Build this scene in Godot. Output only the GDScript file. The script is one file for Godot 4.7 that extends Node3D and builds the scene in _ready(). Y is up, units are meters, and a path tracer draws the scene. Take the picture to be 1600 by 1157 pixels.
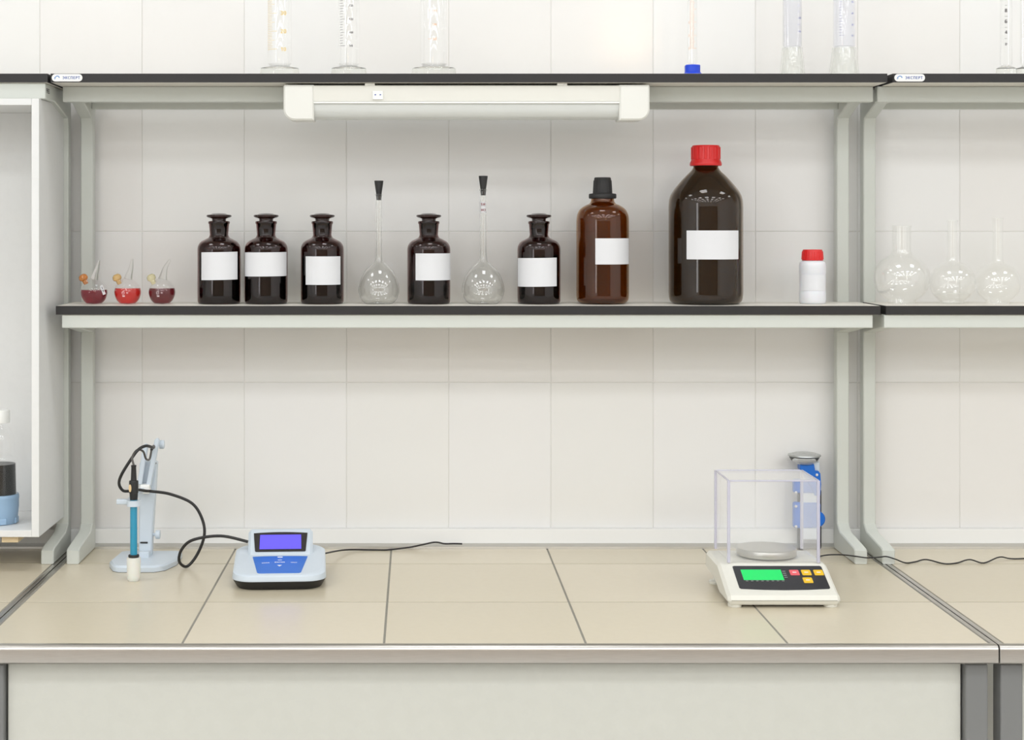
extends Node3D
# A teaching laboratory: tiled benches with shelf racks against a tiled wall. y up, metres; the camera stands at x = 0, z = 0 and looks along -z.

const CEILING := 3.3        # height of the ceiling
const EYE := 1.5175          # height of the camera
const WINDOW := 1.8         # daylight through the side window
const PANEL := 0.95          # each ceiling panel
const WALL := -3.23          # face of the wall tiles
const TOP := 0.9             # height of the bench tops
const SHELF := 1.3766        # upper face of the middle shelf
const SHELF_TOP := 1.7955    # upper face of the top shelf

var used := {}
var M := {}

# ---------------------------------------------------------------- mesh builder
class MB:
	var v := PackedVector3Array()
	var n := PackedVector3Array()
	func tri(a: Vector3, b: Vector3, c: Vector3, na: Vector3, nb: Vector3, nc: Vector3) -> void:
		var g := (b - a).cross(c - a)
		if g.length_squared() < 1e-18:
			return
		if g.dot(na + nb + nc) > 0.0:
			v.append_array([a, c, b])
			n.append_array([na, nc, nb])
		else:
			v.append_array([a, b, c])
			n.append_array([na, nb, nc])
	func quad(a: Vector3, b: Vector3, c: Vector3, d: Vector3, na: Vector3, nb: Vector3, nc: Vector3, nd: Vector3) -> void:
		tri(a, b, c, na, nb, nc)
		tri(a, c, d, na, nc, nd)
	func flat(a: Vector3, b: Vector3, c: Vector3, d: Vector3, nn: Vector3) -> void:
		quad(a, b, c, d, nn, nn, nn, nn)
	func add(o: MB, t: Transform3D) -> void:
		for k in range(0, o.v.size(), 3):
			tri(t * o.v[k], t * o.v[k + 1], t * o.v[k + 2], (t.basis * o.n[k]).normalized(), (t.basis * o.n[k + 1]).normalized(), (t.basis * o.n[k + 2]).normalized())
	func mesh() -> ArrayMesh:
		var a := []
		a.resize(Mesh.ARRAY_MAX)
		a[Mesh.ARRAY_VERTEX] = v
		a[Mesh.ARRAY_NORMAL] = n
		var m := ArrayMesh.new()
		m.add_surface_from_arrays(Mesh.PRIMITIVE_TRIANGLES, a)
		return m


# box with rounded edges, centred
func rbox(s: Vector3, r: float, k := 2) -> MB:
	var b := MB.new()
	var h := s * 0.5
	r = minf(r, minf(h.x, minf(h.y, h.z)) * 0.999)
	for ax in 3:
		var u := (ax + 1) % 3
		var w := (ax + 2) % 3
		var cu := _cuts(h[u], r, k)
		var cw := _cuts(h[w], r, k)
		for sg in [-1.0, 1.0]:
			for i in cu.size() - 1:
				for j in cw.size() - 1:
					var p := []
					var q := []
					for e in [[i, j], [i + 1, j], [i + 1, j + 1], [i, j + 1]]:
						var pt := Vector3.ZERO
						pt[ax] = h[ax] * sg
						pt[u] = cu[e[0]]
						pt[w] = cw[e[1]]
						var inner := pt.clamp(-h + Vector3(r, r, r), h - Vector3(r, r, r))
						var nn := (pt - inner).normalized()
						p.append(inner + nn * r)
						q.append(nn)
					b.quad(p[0], p[1], p[2], p[3], q[0], q[1], q[2], q[3])
	return b


func _cuts(h: float, r: float, k: int) -> Array:
	var c := []
	for i in k + 1:
		c.append(-h + r - r * tan(PI / 4 * (1.0 - float(i) / k)))
	for i in k + 1:
		c.append(h - r + r * tan(PI / 4 * float(i) / k))
	return c


# tile: face towards +z at z = 0, chamfered front edges
func tile_shape(w: float, h: float, d: float, c: float) -> MB:
	var b := MB.new()
	var x := w / 2
	var y := h / 2
	var f := [Vector3(-x + c, -y + c, 0), Vector3(x - c, -y + c, 0), Vector3(x - c, y - c, 0), Vector3(-x + c, y - c, 0)]
	var e := [Vector3(-x, -y, -c), Vector3(x, -y, -c), Vector3(x, y, -c), Vector3(-x, y, -c)]
	var nn := [Vector3.DOWN, Vector3.RIGHT, Vector3.UP, Vector3.LEFT]
	b.flat(f[0], f[1], f[2], f[3], Vector3.BACK)
	for k in 4:
		var l := (k + 1) % 4
		b.flat(f[k], f[l], e[l], e[k], (nn[k] + Vector3.BACK).normalized())
		b.flat(e[k], e[l], e[l] - Vector3(0, 0, d), e[k] - Vector3(0, 0, d), nn[k])
	return b


# surface of revolution; profile (r, y) runs from the bottom centre outwards and up
func lathe(p: Array, seg := 48, crease := 0.75) -> MB:
	var b := MB.new()
	var dirs := []
	for k in p.size() - 1:
		var d: Vector2 = p[k + 1] - p[k]
		dirs.append(Vector2(d.y, -d.x).normalized())
	for k in p.size() - 1:
		var d: Vector2 = p[k + 1] - p[k]
		if d.length() < 1e-7:
			continue
		var n0: Vector2 = dirs[k]
		var n1: Vector2 = dirs[k]
		if k > 0 and dirs[k - 1].dot(dirs[k]) > crease:
			n0 = (dirs[k - 1] + dirs[k]).normalized()
		if k < dirs.size() - 1 and dirs[k + 1].dot(dirs[k]) > crease:
			n1 = (dirs[k + 1] + dirs[k]).normalized()
		for s in seg:
			var a0 := TAU * s / seg
			var a1 := TAU * (s + 1) / seg
			b.quad(_rv(p[k], a0), _rv(p[k], a1), _rv(p[k + 1], a1), _rv(p[k + 1], a0), _rv(n0, a0), _rv(n0, a1), _rv(n1, a1), _rv(n1, a0))
	return b


func _rv(p: Vector2, a: float) -> Vector3:
	return Vector3(p.x * sin(a), p.y, p.x * cos(a))


# vessel wall of thickness t: outer profile from the bottom centre to the lip, then back down inside
func vessel(outer: Array, t: float, seg := 48) -> MB:
	return lathe(outer + inside(outer, t), seg)


func inside(outer: Array, t: float) -> Array:
	var r := []
	for k in outer.size():
		var d := Vector2.ZERO
		if k > 0:
			d += (outer[k] - outer[k - 1]).normalized()
		if k < outer.size() - 1:
			d += (outer[k + 1] - outer[k]).normalized()
		d = d.normalized()
		var q: Vector2 = outer[k] - Vector2(d.y, -d.x) * t
		if k == outer.size() - 1:
			q = Vector2(outer[k].x - t, outer[k].y)
		q.x = maxf(q.x, 0.0)
		if k == 0:
			q.x = 0.0
		r.push_front(q)
	return r


# smooth curve through points (Vector2 or Vector3)
func curve(p: Array, n := 6) -> Array:
	var r := []
	for k in p.size() - 1:
		var a = p[maxi(k - 1, 0)]
		var b = p[k]
		var c = p[k + 1]
		var d = p[mini(k + 2, p.size() - 1)]
		for i in n:
			var t := float(i) / n
			r.append(0.5 * ((2.0 * b) + (c - a) * t + (2.0 * a - 5.0 * b + 4.0 * c - d) * t * t + (3.0 * b - a - 3.0 * c + d) * t * t * t))
	r.append(p[-1])
	return r


# tube along points with a radius for the start and the end
func tube(p: Array, r0: float, r1 := -1.0, seg := 10, capped := true) -> MB:
	var b := MB.new()
	if r1 < 0:
		r1 = r0
	var rings := []
	var norms := []
	var up := Vector3.UP
	for k in p.size():
		var d: Vector3 = (p[mini(k + 1, p.size() - 1)] - p[maxi(k - 1, 0)]).normalized()
		if k == 0 and absf(d.dot(up)) > 0.9:
			up = Vector3.RIGHT
		var s := up.cross(d).normalized()
		up = d.cross(s).normalized()
		var r := lerpf(r0, r1, float(k) / (p.size() - 1))
		var ring := []
		var nr := []
		for i in seg:
			var a := TAU * i / seg
			var nn := s * cos(a) + up * sin(a)
			nr.append(nn)
			ring.append(p[k] + nn * r)
		rings.append(ring)
		norms.append(nr)
	for k in p.size() - 1:
		for i in seg:
			var j := (i + 1) % seg
			b.quad(rings[k][i], rings[k][j], rings[k + 1][j], rings[k + 1][i], norms[k][i], norms[k][j], norms[k + 1][j], norms[k + 1][i])
	if capped:
		for e in [[0, 1], [p.size() - 1, p.size() - 2]]:
			var nn: Vector3 = (p[e[0]] - p[e[1]]).normalized()
			for i in seg:
				b.tri(p[e[0]], rings[e[0]][i], rings[e[0]][(i + 1) % seg], nn, nn, nn)
	return b


# polygon in (z, y) drawn out along x from x0 to x1, with chamfered ends; convex or concave
func prism_x(poly: Array, x0: float, x1: float, c := 0.001) -> MB:
	var b := MB.new()
	var area := 0.0
	for k in poly.size():
		area += poly[k].cross(poly[(k + 1) % poly.size()])
	if area < 0:
		poly = poly.duplicate()
		poly.reverse()
	var m := poly.size()
	var small := []
	var out := []
	for k in m:
		var d: Vector2 = (poly[(k + 1) % m] - poly[k]).normalized()
		out.append(Vector2(d.y, -d.x))
	for k in m:
		var a: Vector2 = out[(k + m - 1) % m]
		var e: Vector2 = out[k]
		var s := (a + e)
		small.append(poly[k] - s / maxf(0.25, 1.0 + a.dot(e)) * c)
	var tri := Geometry2D.triangulate_polygon(PackedVector2Array(small))
	for end in [[x0, -1.0], [x1, 1.0]]:
		var nn := Vector3(end[1], 0, 0)
		for k in range(0, tri.size(), 3):
			b.tri(_zy(small[tri[k]], end[0]), _zy(small[tri[k + 1]], end[0]), _zy(small[tri[k + 2]], end[0]), nn, nn, nn)
		for k in m:
			var l := (k + 1) % m
			var xe: float = end[0] - end[1] * c
			var no := _zy(out[k], 0.0)
			b.flat(_zy(small[k], end[0]), _zy(small[l], end[0]), _zy(poly[l], xe), _zy(poly[k], xe), (no + nn).normalized())
	for k in m:
		var l := (k + 1) % m
		var n0: Vector2 = out[k]
		var n1: Vector2 = out[k]
		if out[(k + m - 1) % m].dot(out[k]) > 0.8:
			n0 = (out[(k + m - 1) % m] + out[k]).normalized()
		if out[l].dot(out[k]) > 0.8:
			n1 = (out[l] + out[k]).normalized()
		b.quad(_zy(poly[k], x0 + c), _zy(poly[l], x0 + c), _zy(poly[l], x1 - c), _zy(poly[k], x1 - c), _zy(n0, 0), _zy(n1, 0), _zy(n1, 0), _zy(n0, 0))
	return b


func _zy(p: Vector2, x: float) -> Vector3:
	return Vector3(x, p.y, p.x)


# flat plate with an outline in (x, y), its face at z = d, its back at z = 0
func plate(poly: Array, d: float, c := 0.0003) -> MB:
	var flipped := []
	for p in poly:
		flipped.append(Vector2(-p.x, p.y))
	var b := prism_x(flipped, 0.0, d, c)
	var r := MB.new()
	r.add(b, Transform3D(Basis(Vector3.BACK, Vector3.UP, Vector3.LEFT), Vector3.ZERO))
	return r


func round_rect(w: float, h: float, r: float, n := 5) -> Array:
	var p := []
	for q in [[1, 1, 0.0], [-1, 1, 90.0], [-1, -1, 180.0], [1, -1, 270.0]]:
		for k in n + 1:
			var a := deg_to_rad(q[2] + 90.0 * k / n)
			p.append(Vector2(q[0] * (w / 2 - r) + r * cos(a), q[1] * (h / 2 - r) + r * sin(a)))
	return p


# rings of equal length joined into a skin, the first and last closed; smooth round each ring
func loft(rings: Array, close := true) -> MB:
	var b := MB.new()
	var m: int = rings[0].size()
	for k in rings.size() - 1:
		for i in m:
			var j := (i + 1) % m
			var nn := []
			for q in [i, j]:
				var along: Vector3 = rings[k][(q + 1) % m] - rings[k][(q + m - 1) % m]
				var up: Vector3 = rings[k + 1][q] - rings[k][q]
				nn.append(along.cross(up).normalized())
			var mid: Vector3 = Vector3.ZERO
			for q in m:
				mid += rings[k][q] / m
			for q in 2:
				if nn[q].dot(rings[k][i] - mid) + nn[q].dot(rings[k + 1][i] - mid) < 0 and absf(nn[q].y) < 0.8:
					nn[q] = -nn[q]
				elif absf(nn[q].y) >= 0.8 and nn[q].y < 0:
					nn[q] = -nn[q]
			b.quad(rings[k][i], rings[k][j], rings[k + 1][j], rings[k + 1][i], nn[0], nn[1], nn[1], nn[0])
	if close:
		for e in [[0, -1.0], [rings.size() - 1, 1.0]]:
			var mid: Vector3 = Vector3.ZERO
			for q in m:
				mid += rings[e[0]][q] / m
			var nn: Vector3 = ((rings[e[0]][1] - mid).cross(rings[e[0]][m / 3] - mid)).normalized()
			nn = nn if nn.y * e[1] > 0 else -nn
			for i in m:
				b.tri(mid, rings[e[0]][i], rings[e[0]][(i + 1) % m], nn, nn, nn)
	return b


# paper round a cylinder of radius r, from angle a0 to a1 (degrees from +z towards +x), y0 to y1
func sleeve(r: float, a0: float, a1: float, y0: float, y1: float, t := 0.0003, skew := 0.0) -> MB:
	var b := MB.new()
	var k := 24
	for i in k:
		var p := deg_to_rad(lerpf(a0, a1, float(i) / k))
		var q := deg_to_rad(lerpf(a0, a1, float(i + 1) / k))
		for s in [[r + t, 1.0], [r + 0.00005, -1.0]]:
			var u: Vector3 = Vector3(sin(p), 0, cos(p))
			var w: Vector3 = Vector3(sin(q), 0, cos(q))
			var du := Vector3(0, skew * (float(i) / k - 0.5), 0)
			var dw := Vector3(0, skew * (float(i + 1) / k - 0.5), 0)
			b.quad(u * s[0] + Vector3(0, y0, 0) + du, w * s[0] + Vector3(0, y0, 0) + dw, w * s[0] + Vector3(0, y1, 0) + dw, u * s[0] + Vector3(0, y1, 0) + du, u * s[1], w * s[1], w * s[1], u * s[1])
		for e in [[y0, Vector3.DOWN], [y1, Vector3.UP]]:
			var o := Vector3(0, e[0] + skew * (float(i) / k - 0.5), 0)
			var o2 := Vector3(0, e[0] + skew * (float(i + 1) / k - 0.5), 0)
			b.flat(_rv(Vector2(r, 0), p) + o, _rv(Vector2(r, 0), q) + o2, _rv(Vector2(r + t, 0), q) + o2, _rv(Vector2(r + t, 0), p) + o, e[1])
	return b


func text(s: String, width: float, bold := true, face := "Droid Sans") -> TextMesh:
	var f := SystemFont.new()
	f.font_names = PackedStringArray([face])
	f.font_weight = 700 if bold else 400
	var m := TextMesh.new()
	m.font = f
	m.text = s
	m.font_size = 32
	m.pixel_size = 0.001
	m.depth = 0.0002
	m.curve_step = 2.0
	var w := m.get_aabb().size.x
	if w > 0:
		m.pixel_size = 0.001 * width / w
	return m


# ---------------------------------------------------------------- scene helpers
func numbered(called: String) -> String:
	var k: int = used.get(called, 0)
	used[called] = k + 1
	return called if k == 0 else "%s_%03d" % [called, k]


func thing(called: String, label: String, category: String, at: Vector3, group := "", turn := 0.0) -> Node3D:
	var o := Node3D.new()
	o.name = numbered(called)
	add_child(o, true)
	o.position = at
	o.rotation_degrees.y = turn
	tag(o, label, category, group)
	return o


func tag(o: Node, label: String, category := "", group := "") -> void:
	o.set_meta("label", label)
	if category:
		o.set_meta("category", category)
	if group:
		o.set_meta("group", group)


# one mesh; 'at' is in the parent's own axes
func obj(called: String, m, material: Material, parent: Node3D = self, at := Vector3.ZERO, turn := Vector3.ZERO) -> MeshInstance3D:
	var o := MeshInstance3D.new()
	o.name = numbered(called) if parent == self else called
	o.mesh = m.mesh() if m is MB else m
	o.material_override = material
	parent.add_child(o, true)
	o.position = at
	o.rotation_degrees = turn
	return o


func structure(called: String, m, material: Material, label: String, at := Vector3.ZERO) -> MeshInstance3D:
	var o := obj(called, m, material, self, at)
	o.set_meta("kind", "structure")
	o.set_meta("label", label)
	return o


func mat(c: Color, rough := 0.5, metal := 0.0) -> StandardMaterial3D:
	var m := StandardMaterial3D.new()
	m.albedo_color = c
	m.roughness = rough
	m.metallic = metal
	return m


func rgb(r: int, g: int, b: int) -> Color:
	return Color(r / 255.0, g / 255.0, b / 255.0)


func glass(c: Color, through := 1.0, rough := 0.0, bend := 0.05) -> StandardMaterial3D:
	var m := mat(Color(c.r, c.g, c.b, 1.0 - through), rough)
	m.transparency = BaseMaterial3D.TRANSPARENCY_ALPHA
	m.refraction_enabled = true
	m.refraction_scale = bend
	return m


func pane(c: Color, a: float) -> StandardMaterial3D:
	var m := mat(Color(c.r, c.g, c.b, a), 0.02)
	m.transparency = BaseMaterial3D.TRANSPARENCY_ALPHA
	m.cull_mode = BaseMaterial3D.CULL_DISABLED
	return m


func noise(seed_: int, freq: float, lo: Color, hi: Color, octaves := 4) -> NoiseTexture2D:
	var f := FastNoiseLite.new()
	f.seed = seed_
	f.frequency = freq
	f.fractal_octaves = octaves
	var g := Gradient.new()
	g.set_color(0, lo)
	g.set_color(1, hi)
	var t := NoiseTexture2D.new()
	t.width = 512
	t.height = 512
	t.seamless = true
	t.noise = f
	t.color_ramp = g
	return t


func grained(c: Color, rough: float, seed_: int, scale_: Vector3, spread := 0.03, metal := 0.0) -> StandardMaterial3D:
	var m := mat(Color.WHITE, rough, metal)
	m.albedo_texture = noise(seed_, 0.02, c.darkened(spread), c.lightened(spread))
	m.uv1_triplanar = true
	m.uv1_world_triplanar = true
	m.uv1_scale = scale_
	return m


func materials() -> void:
	M.tile = []
	for k in 3:
		M.tile.append(mat([rgb(236, 235, 232), rgb(237, 236, 234), rgb(235, 233, 230)][k], 0.1))
	M.grout = mat(rgb(230, 228, 223), 0.8)
	M.plaster = grained(rgb(238, 237, 234), 0.8, 3, Vector3(1, 1, 1), 0.01)
	M.floor = grained(rgb(206, 204, 200), 0.35, 5, Vector3(0.8, 0.8, 0.8), 0.08)
	M.ceiling = mat(rgb(236, 235, 232), 0.9)
	M.bench_tile = []
	for k in 3:
		M.bench_tile.append(grained([rgb(209, 198, 174), rgb(212, 201, 178), rgb(207, 196, 172)][k], 0.28, 11 + k, Vector3(5, 5, 5), 0.012))
	M.bench_grout = grained(rgb(146, 142, 131), 0.9, 21, Vector3(20, 20, 20), 0.1)
	M.steel = grained(rgb(196, 192, 186), 0.3, 31, Vector3(2, 90, 90), 0.05, 1.0)
	M.steel_bright = mat(rgb(225, 224, 221), 0.35, 1.0)
	M.pan_steel = grained(rgb(196, 192, 186), 0.32, 33, Vector3(60, 60, 4), 0.05, 1.0)
	M.frame = mat(rgb(206, 209, 202), 0.38)
	M.leg = mat(rgb(122, 122, 120), 0.45)
	M.apron = grained(rgb(205, 204, 194), 0.5, 41, Vector3(3, 3, 3), 0.012)
	M.board = grained(rgb(229, 224, 213), 0.4, 43, Vector3(6, 6, 6), 0.012)
	M.edge = mat(rgb(32, 30, 30), 0.5)
	M.melamine = grained(rgb(228, 228, 226), 0.4, 47, Vector3(4, 4, 4), 0.008)
	M.white = mat(rgb(240, 240, 236), 0.35)
	M.white_warm = mat(rgb(224, 222, 213), 0.4)
	M.upstand = mat(rgb(238, 238, 236), 0.35)
	M.cap_white = mat(rgb(229, 228, 221), 0.35)
	M.diffuser = mat(rgb(222, 224, 220), 0.22)
	M.paper = grained(rgb(224, 224, 226), 0.85, 53, Vector3(40, 40, 40), 0.012)
	M.black = mat(rgb(26, 25, 25), 0.45)
	M.rubber = mat(rgb(38, 37, 37), 0.6)
	M.cable = mat(rgb(30, 28, 28), 0.45)
	M.clear = glass(Color(0.998, 1.0, 0.996))
	M.clear_thin = pane(Color(0.93, 0.96, 0.94), 0.008)
	M.amber = glass(rgb(164, 110, 36))
	M.brown = glass(rgb(108, 62, 56))
	M.green_brown = glass(rgb(118, 94, 62))
	M.contents = mat(rgb(36, 20, 20), 0.25)
	M.stopper_glass = mat(rgb(48, 30, 27), 0.08)
	M.red = mat(rgb(214, 34, 34), 0.35)
	M.poly = mat(rgb(226, 226, 230), 0.4)
	M.poly.subsurf_scatter_enabled = true
	M.poly.subsurf_scatter_strength = 0.2
	M.ink_blue = mat(rgb(92, 108, 168), 0.7)
	M.ink_light_blue = mat(rgb(126, 162, 214), 0.7)
	M.ink_dark = mat(rgb(62, 54, 58), 0.8)
	M.ink_red = mat(rgb(136, 52, 58), 0.8)
	M.ink_white = mat(rgb(240, 240, 242), 0.6)
	M.ink_yellow = mat(rgb(226, 196, 112), 0.7)
	M.ink_orange = mat(rgb(222, 168, 124), 0.7)
	M.ink_violet = mat(rgb(150, 152, 190), 0.7)
	M.pale_blue = mat(rgb(204, 214, 223), 0.35)
	M.blue = mat(rgb(16, 104, 200), 0.35)
	M.key_blue = mat(rgb(24, 108, 204), 0.4)
	M.balance = grained(rgb(226, 224, 214), 0.4, 61, Vector3(10, 10, 10), 0.012)
	M.acrylic = pane(Color(0.93, 0.94, 0.96), 0.06)
	M.acrylic_edge = glass(Color(0.9, 0.89, 0.95), 0.45, 0.25)
	M.wood = grained(rgb(222, 200, 160), 0.6, 67, Vector3(4, 30, 30), 0.06)


# ---------------------------------------------------------------- the room
func ceiling_light(x: float, z: float, power := 1.0) -> void:
	var t := thing("ceiling_light", "square white recessed ceiling panel lamp above the laboratory benches", "lamp", Vector3(x, CEILING - 0.01, z), "ceiling panel lamps")
	var f := MB.new()
	for s in [-1.0, 1.0]:
		f.add(rbox(Vector3(0.62, 0.02, 0.02), 0.003, 1), Transform3D(Basis(), Vector3(0, 0, s * 0.3)))
		f.add(rbox(Vector3(0.02, 0.02, 0.58), 0.003, 1), Transform3D(Basis(), Vector3(s * 0.3, 0, 0)))
	obj("frame", f, M.white, t)
	var g := mat(rgb(250, 250, 248), 0.6)
	g.emission_enabled = true
	g.emission = Color(0.972, 0.985, 1.0)
	g.emission_energy_multiplier = 0.6
	obj("diffuser", rbox(Vector3(0.58, 0.006, 0.58), 0.002, 1), M.get_or_add("panel_glow", g), t, Vector3(0, 0.002, 0))
	var l := AreaLight3D.new()
	l.name = "panel_light"
	l.area_size = Vector2(0.56, 0.56)
	l.light_energy = PANEL * power
	l.light_color = Color(0.972, 0.985, 1.0)
	l.shadow_enabled = true
	l.area_range = 14.0
	l.area_attenuation = 2.0
	l.rotation_degrees.x = -90
	t.add_child(l, true)
	l.position = Vector3(0, -0.012, 0)


func room() -> void:
	var x0 := -4.3
	var x1 := 4.7
	var zf := 6.0
	var cx := (x0 + x1) / 2
	var w := x1 - x0
	var d := zf - WALL
	var cz := (zf + WALL) / 2
	structure("floor", rbox(Vector3(w + 0.4, 0.1, d + 0.4), 0.001, 1), M.floor, "grey beige laboratory floor under the benches", Vector3(cx, -0.05, cz))
	structure("ceiling", rbox(Vector3(w + 0.4, 0.1, d + 0.4), 0.001, 1), M.ceiling, "white laboratory ceiling with panel lamps", Vector3(cx, CEILING + 0.05, cz))
	var wl := structure("wall_left", rbox(Vector3(0.1, CEILING, d), 0.001, 1), M.plaster, "plain white side wall with the frosted window", Vector3(x0 - 0.05, CEILING / 2, cz))
	# tall frosted window in that wall; the bottles mirror it as an upright streak
	var win := structure("window_1", _frame(1.3, 1.9, 0.06), M.white, "white framed frosted window in the side wall", Vector3(x0 + 0.02, 1.8, 3.6))
	win.rotation_degrees.y = 90
	var wg := mat(rgb(240, 244, 250), 0.5)
	wg.emission_enabled = true
	wg.emission = Color(0.972, 0.985, 1.0)
	wg.emission_energy_multiplier = 1.2
	obj("window_pane", rbox(Vector3(1.2, 1.8, 0.01), 0.002, 1), wg, win, Vector3(0, 0, 0.0))
	var day := AreaLight3D.new()
	day.name = "window_light"
	day.area_size = Vector2(1.18, 1.78)
	day.light_energy = WINDOW
	day.light_color = Color(0.972, 0.985, 1.0)
	day.shadow_enabled = true
	day.area_range = 16.0
	day.area_attenuation = 2.0
	win.add_child(day, true)
	day.rotation_degrees.y = 180
	day.position = Vector3(0, 0, 0.012)
	structure("wall_right", rbox(Vector3(0.1, CEILING, d), 0.001, 1), M.plaster, "plain white side wall without a window", Vector3(x1 + 0.05, CEILING / 2, cz))
	structure("wall_front", rbox(Vector3(w + 0.4, CEILING, 0.1), 0.001, 1), M.plaster, "plain white wall facing the benches", Vector3(cx, CEILING / 2, zf + 0.05))
	var wall := structure("wall_back", rbox(Vector3(w + 0.4, CEILING, 0.1), 0.001, 1), M.grout, "wall of white glazed tiles behind the shelf racks", Vector3(cx, CEILING / 2, WALL - 0.0512))
	var rng := RandomNumberGenerator.new()
	rng.seed = 4
	var tm := tile_shape(0.1974, 0.2922, 0.004, 0.0007).mesh()
	for row in 5:
		for col in 18:
			var p := Vector3(-0.5317 + (col - 5 + 0.5) * 0.1984, 0.925 + (row + 0.5) * 0.2932, WALL)
			var o := obj("tile", tm, M.tile[rng.randi() % 3], wall, p - wall.position)
			o.rotation_degrees = Vector3(rng.randf_range(-0.08, 0.08), rng.randf_range(-0.08, 0.08), 0)
	var above := obj("plaster_band", rbox(Vector3(w, 0.9, 0.006), 0.001, 1), M.plaster, wall, Vector3(cx, 2.845, WALL - 0.003) - wall.position)
	above.set_meta("label", "white plaster above the wall tiles")
	var base := structure("baseboard_back", rbox(Vector3(4.6, 0.03, 0.018), 0.0015, 1), M.upstand, "low white upstand along the back of the benches", Vector3(0.1, 0.9215, WALL + 0.009))
	var strip := obj("steel_strip", prism_x([Vector2(0, 0), Vector2(0.0085, 0), Vector2(0.0085, 0.004), Vector2(0.0015, 0.0095), Vector2(0, 0.0095)], -2.3, 2.3, 0.0005), M.steel_bright, base, Vector3(0, -0.0213, 0.009))
	strip.set_meta("label", "narrow bright steel strip")
	# warm lamp on the wall that faces the benches; the glazed tiles mirror it
	var lp := thing("wall_lamp", "small square warm wall lamp on the wall facing the benches", "lamp", Vector3(1.557, 2.94, zf))
	obj("housing", rbox(Vector3(0.30, 0.30, 0.04), 0.006), M.white, lp, Vector3(0, 0, -0.02))
	var g := mat(rgb(255, 240, 215), 0.5)
	g.emission_enabled = true
	g.emission = Color(1.0, 0.83, 0.62)
	g.emission_energy_multiplier = 8.0
	obj("lamp_glow", rbox(Vector3(0.272, 0.272, 0.01), 0.004), g, lp, Vector3(0, 0, -0.044))
	var l := AreaLight3D.new()
	l.name = "warm_light"
	l.area_size = Vector2(0.27, 0.27)
	l.light_energy = 0.06
	l.light_color = Color(1.0, 0.83, 0.62)
	l.shadow_enabled = true
	l.area_range = 12.0
	l.area_attenuation = 2.0
	l.rotation_degrees.y = 0
	lp.add_child(l, true)
	l.position = Vector3(0, 0, -0.052)
	for k in 5:
		ceiling_light(-3.4 + 1.8 * k, -2.25, 0.8)
	for z in [-0.2, 1.1, 2.4, 3.7, 5.0]:
		for k in 7:
			ceiling_light(-3.4 + 1.2 * k, z)


func _frame(w: float, h: float, b: float) -> MB:
	var f := MB.new()
	for s in [-1.0, 1.0]:
		f.add(rbox(Vector3(w, b, 0.05), 0.004, 1), Transform3D(Basis(), Vector3(0, s * (h - b) / 2, 0)))
		f.add(rbox(Vector3(b, h - 2 * b, 0.05), 0.004, 1), Transform3D(Basis(), Vector3(s * (w - b) / 2, 0, 0)))
	return f


# tall cupboards along the opposite wall: bottles and steel edging mirror them
func cupboards() -> void:
	var front := grained(rgb(168, 150, 130), 0.5, 71, Vector3(2, 14, 14), 0.06)
	for k in 9:
		var t := thing("tall_cupboard", "tall brown wooden storage cupboard against the wall facing the benches", "cupboard", Vector3(-3.79 + 0.998 * k, 0, 5.68), "tall cupboards facing the benches")
		obj("body", rbox(Vector3(0.994, 2.2, 0.55), 0.004, 1), front, t, Vector3(0, 1.1, 0.04))
		for s in [-1.0, 1.0]:
			var d := obj("door", rbox(Vector3(0.485, 2.06, 0.02), 0.003, 1), front, t, Vector3(s * 0.247, 1.13, -0.245))
			obj("handle", rbox(Vector3(0.014, 0.14, 0.03), 0.004, 1), M.steel_bright, d, Vector3(-s * 0.2, 0, -0.024))


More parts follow.
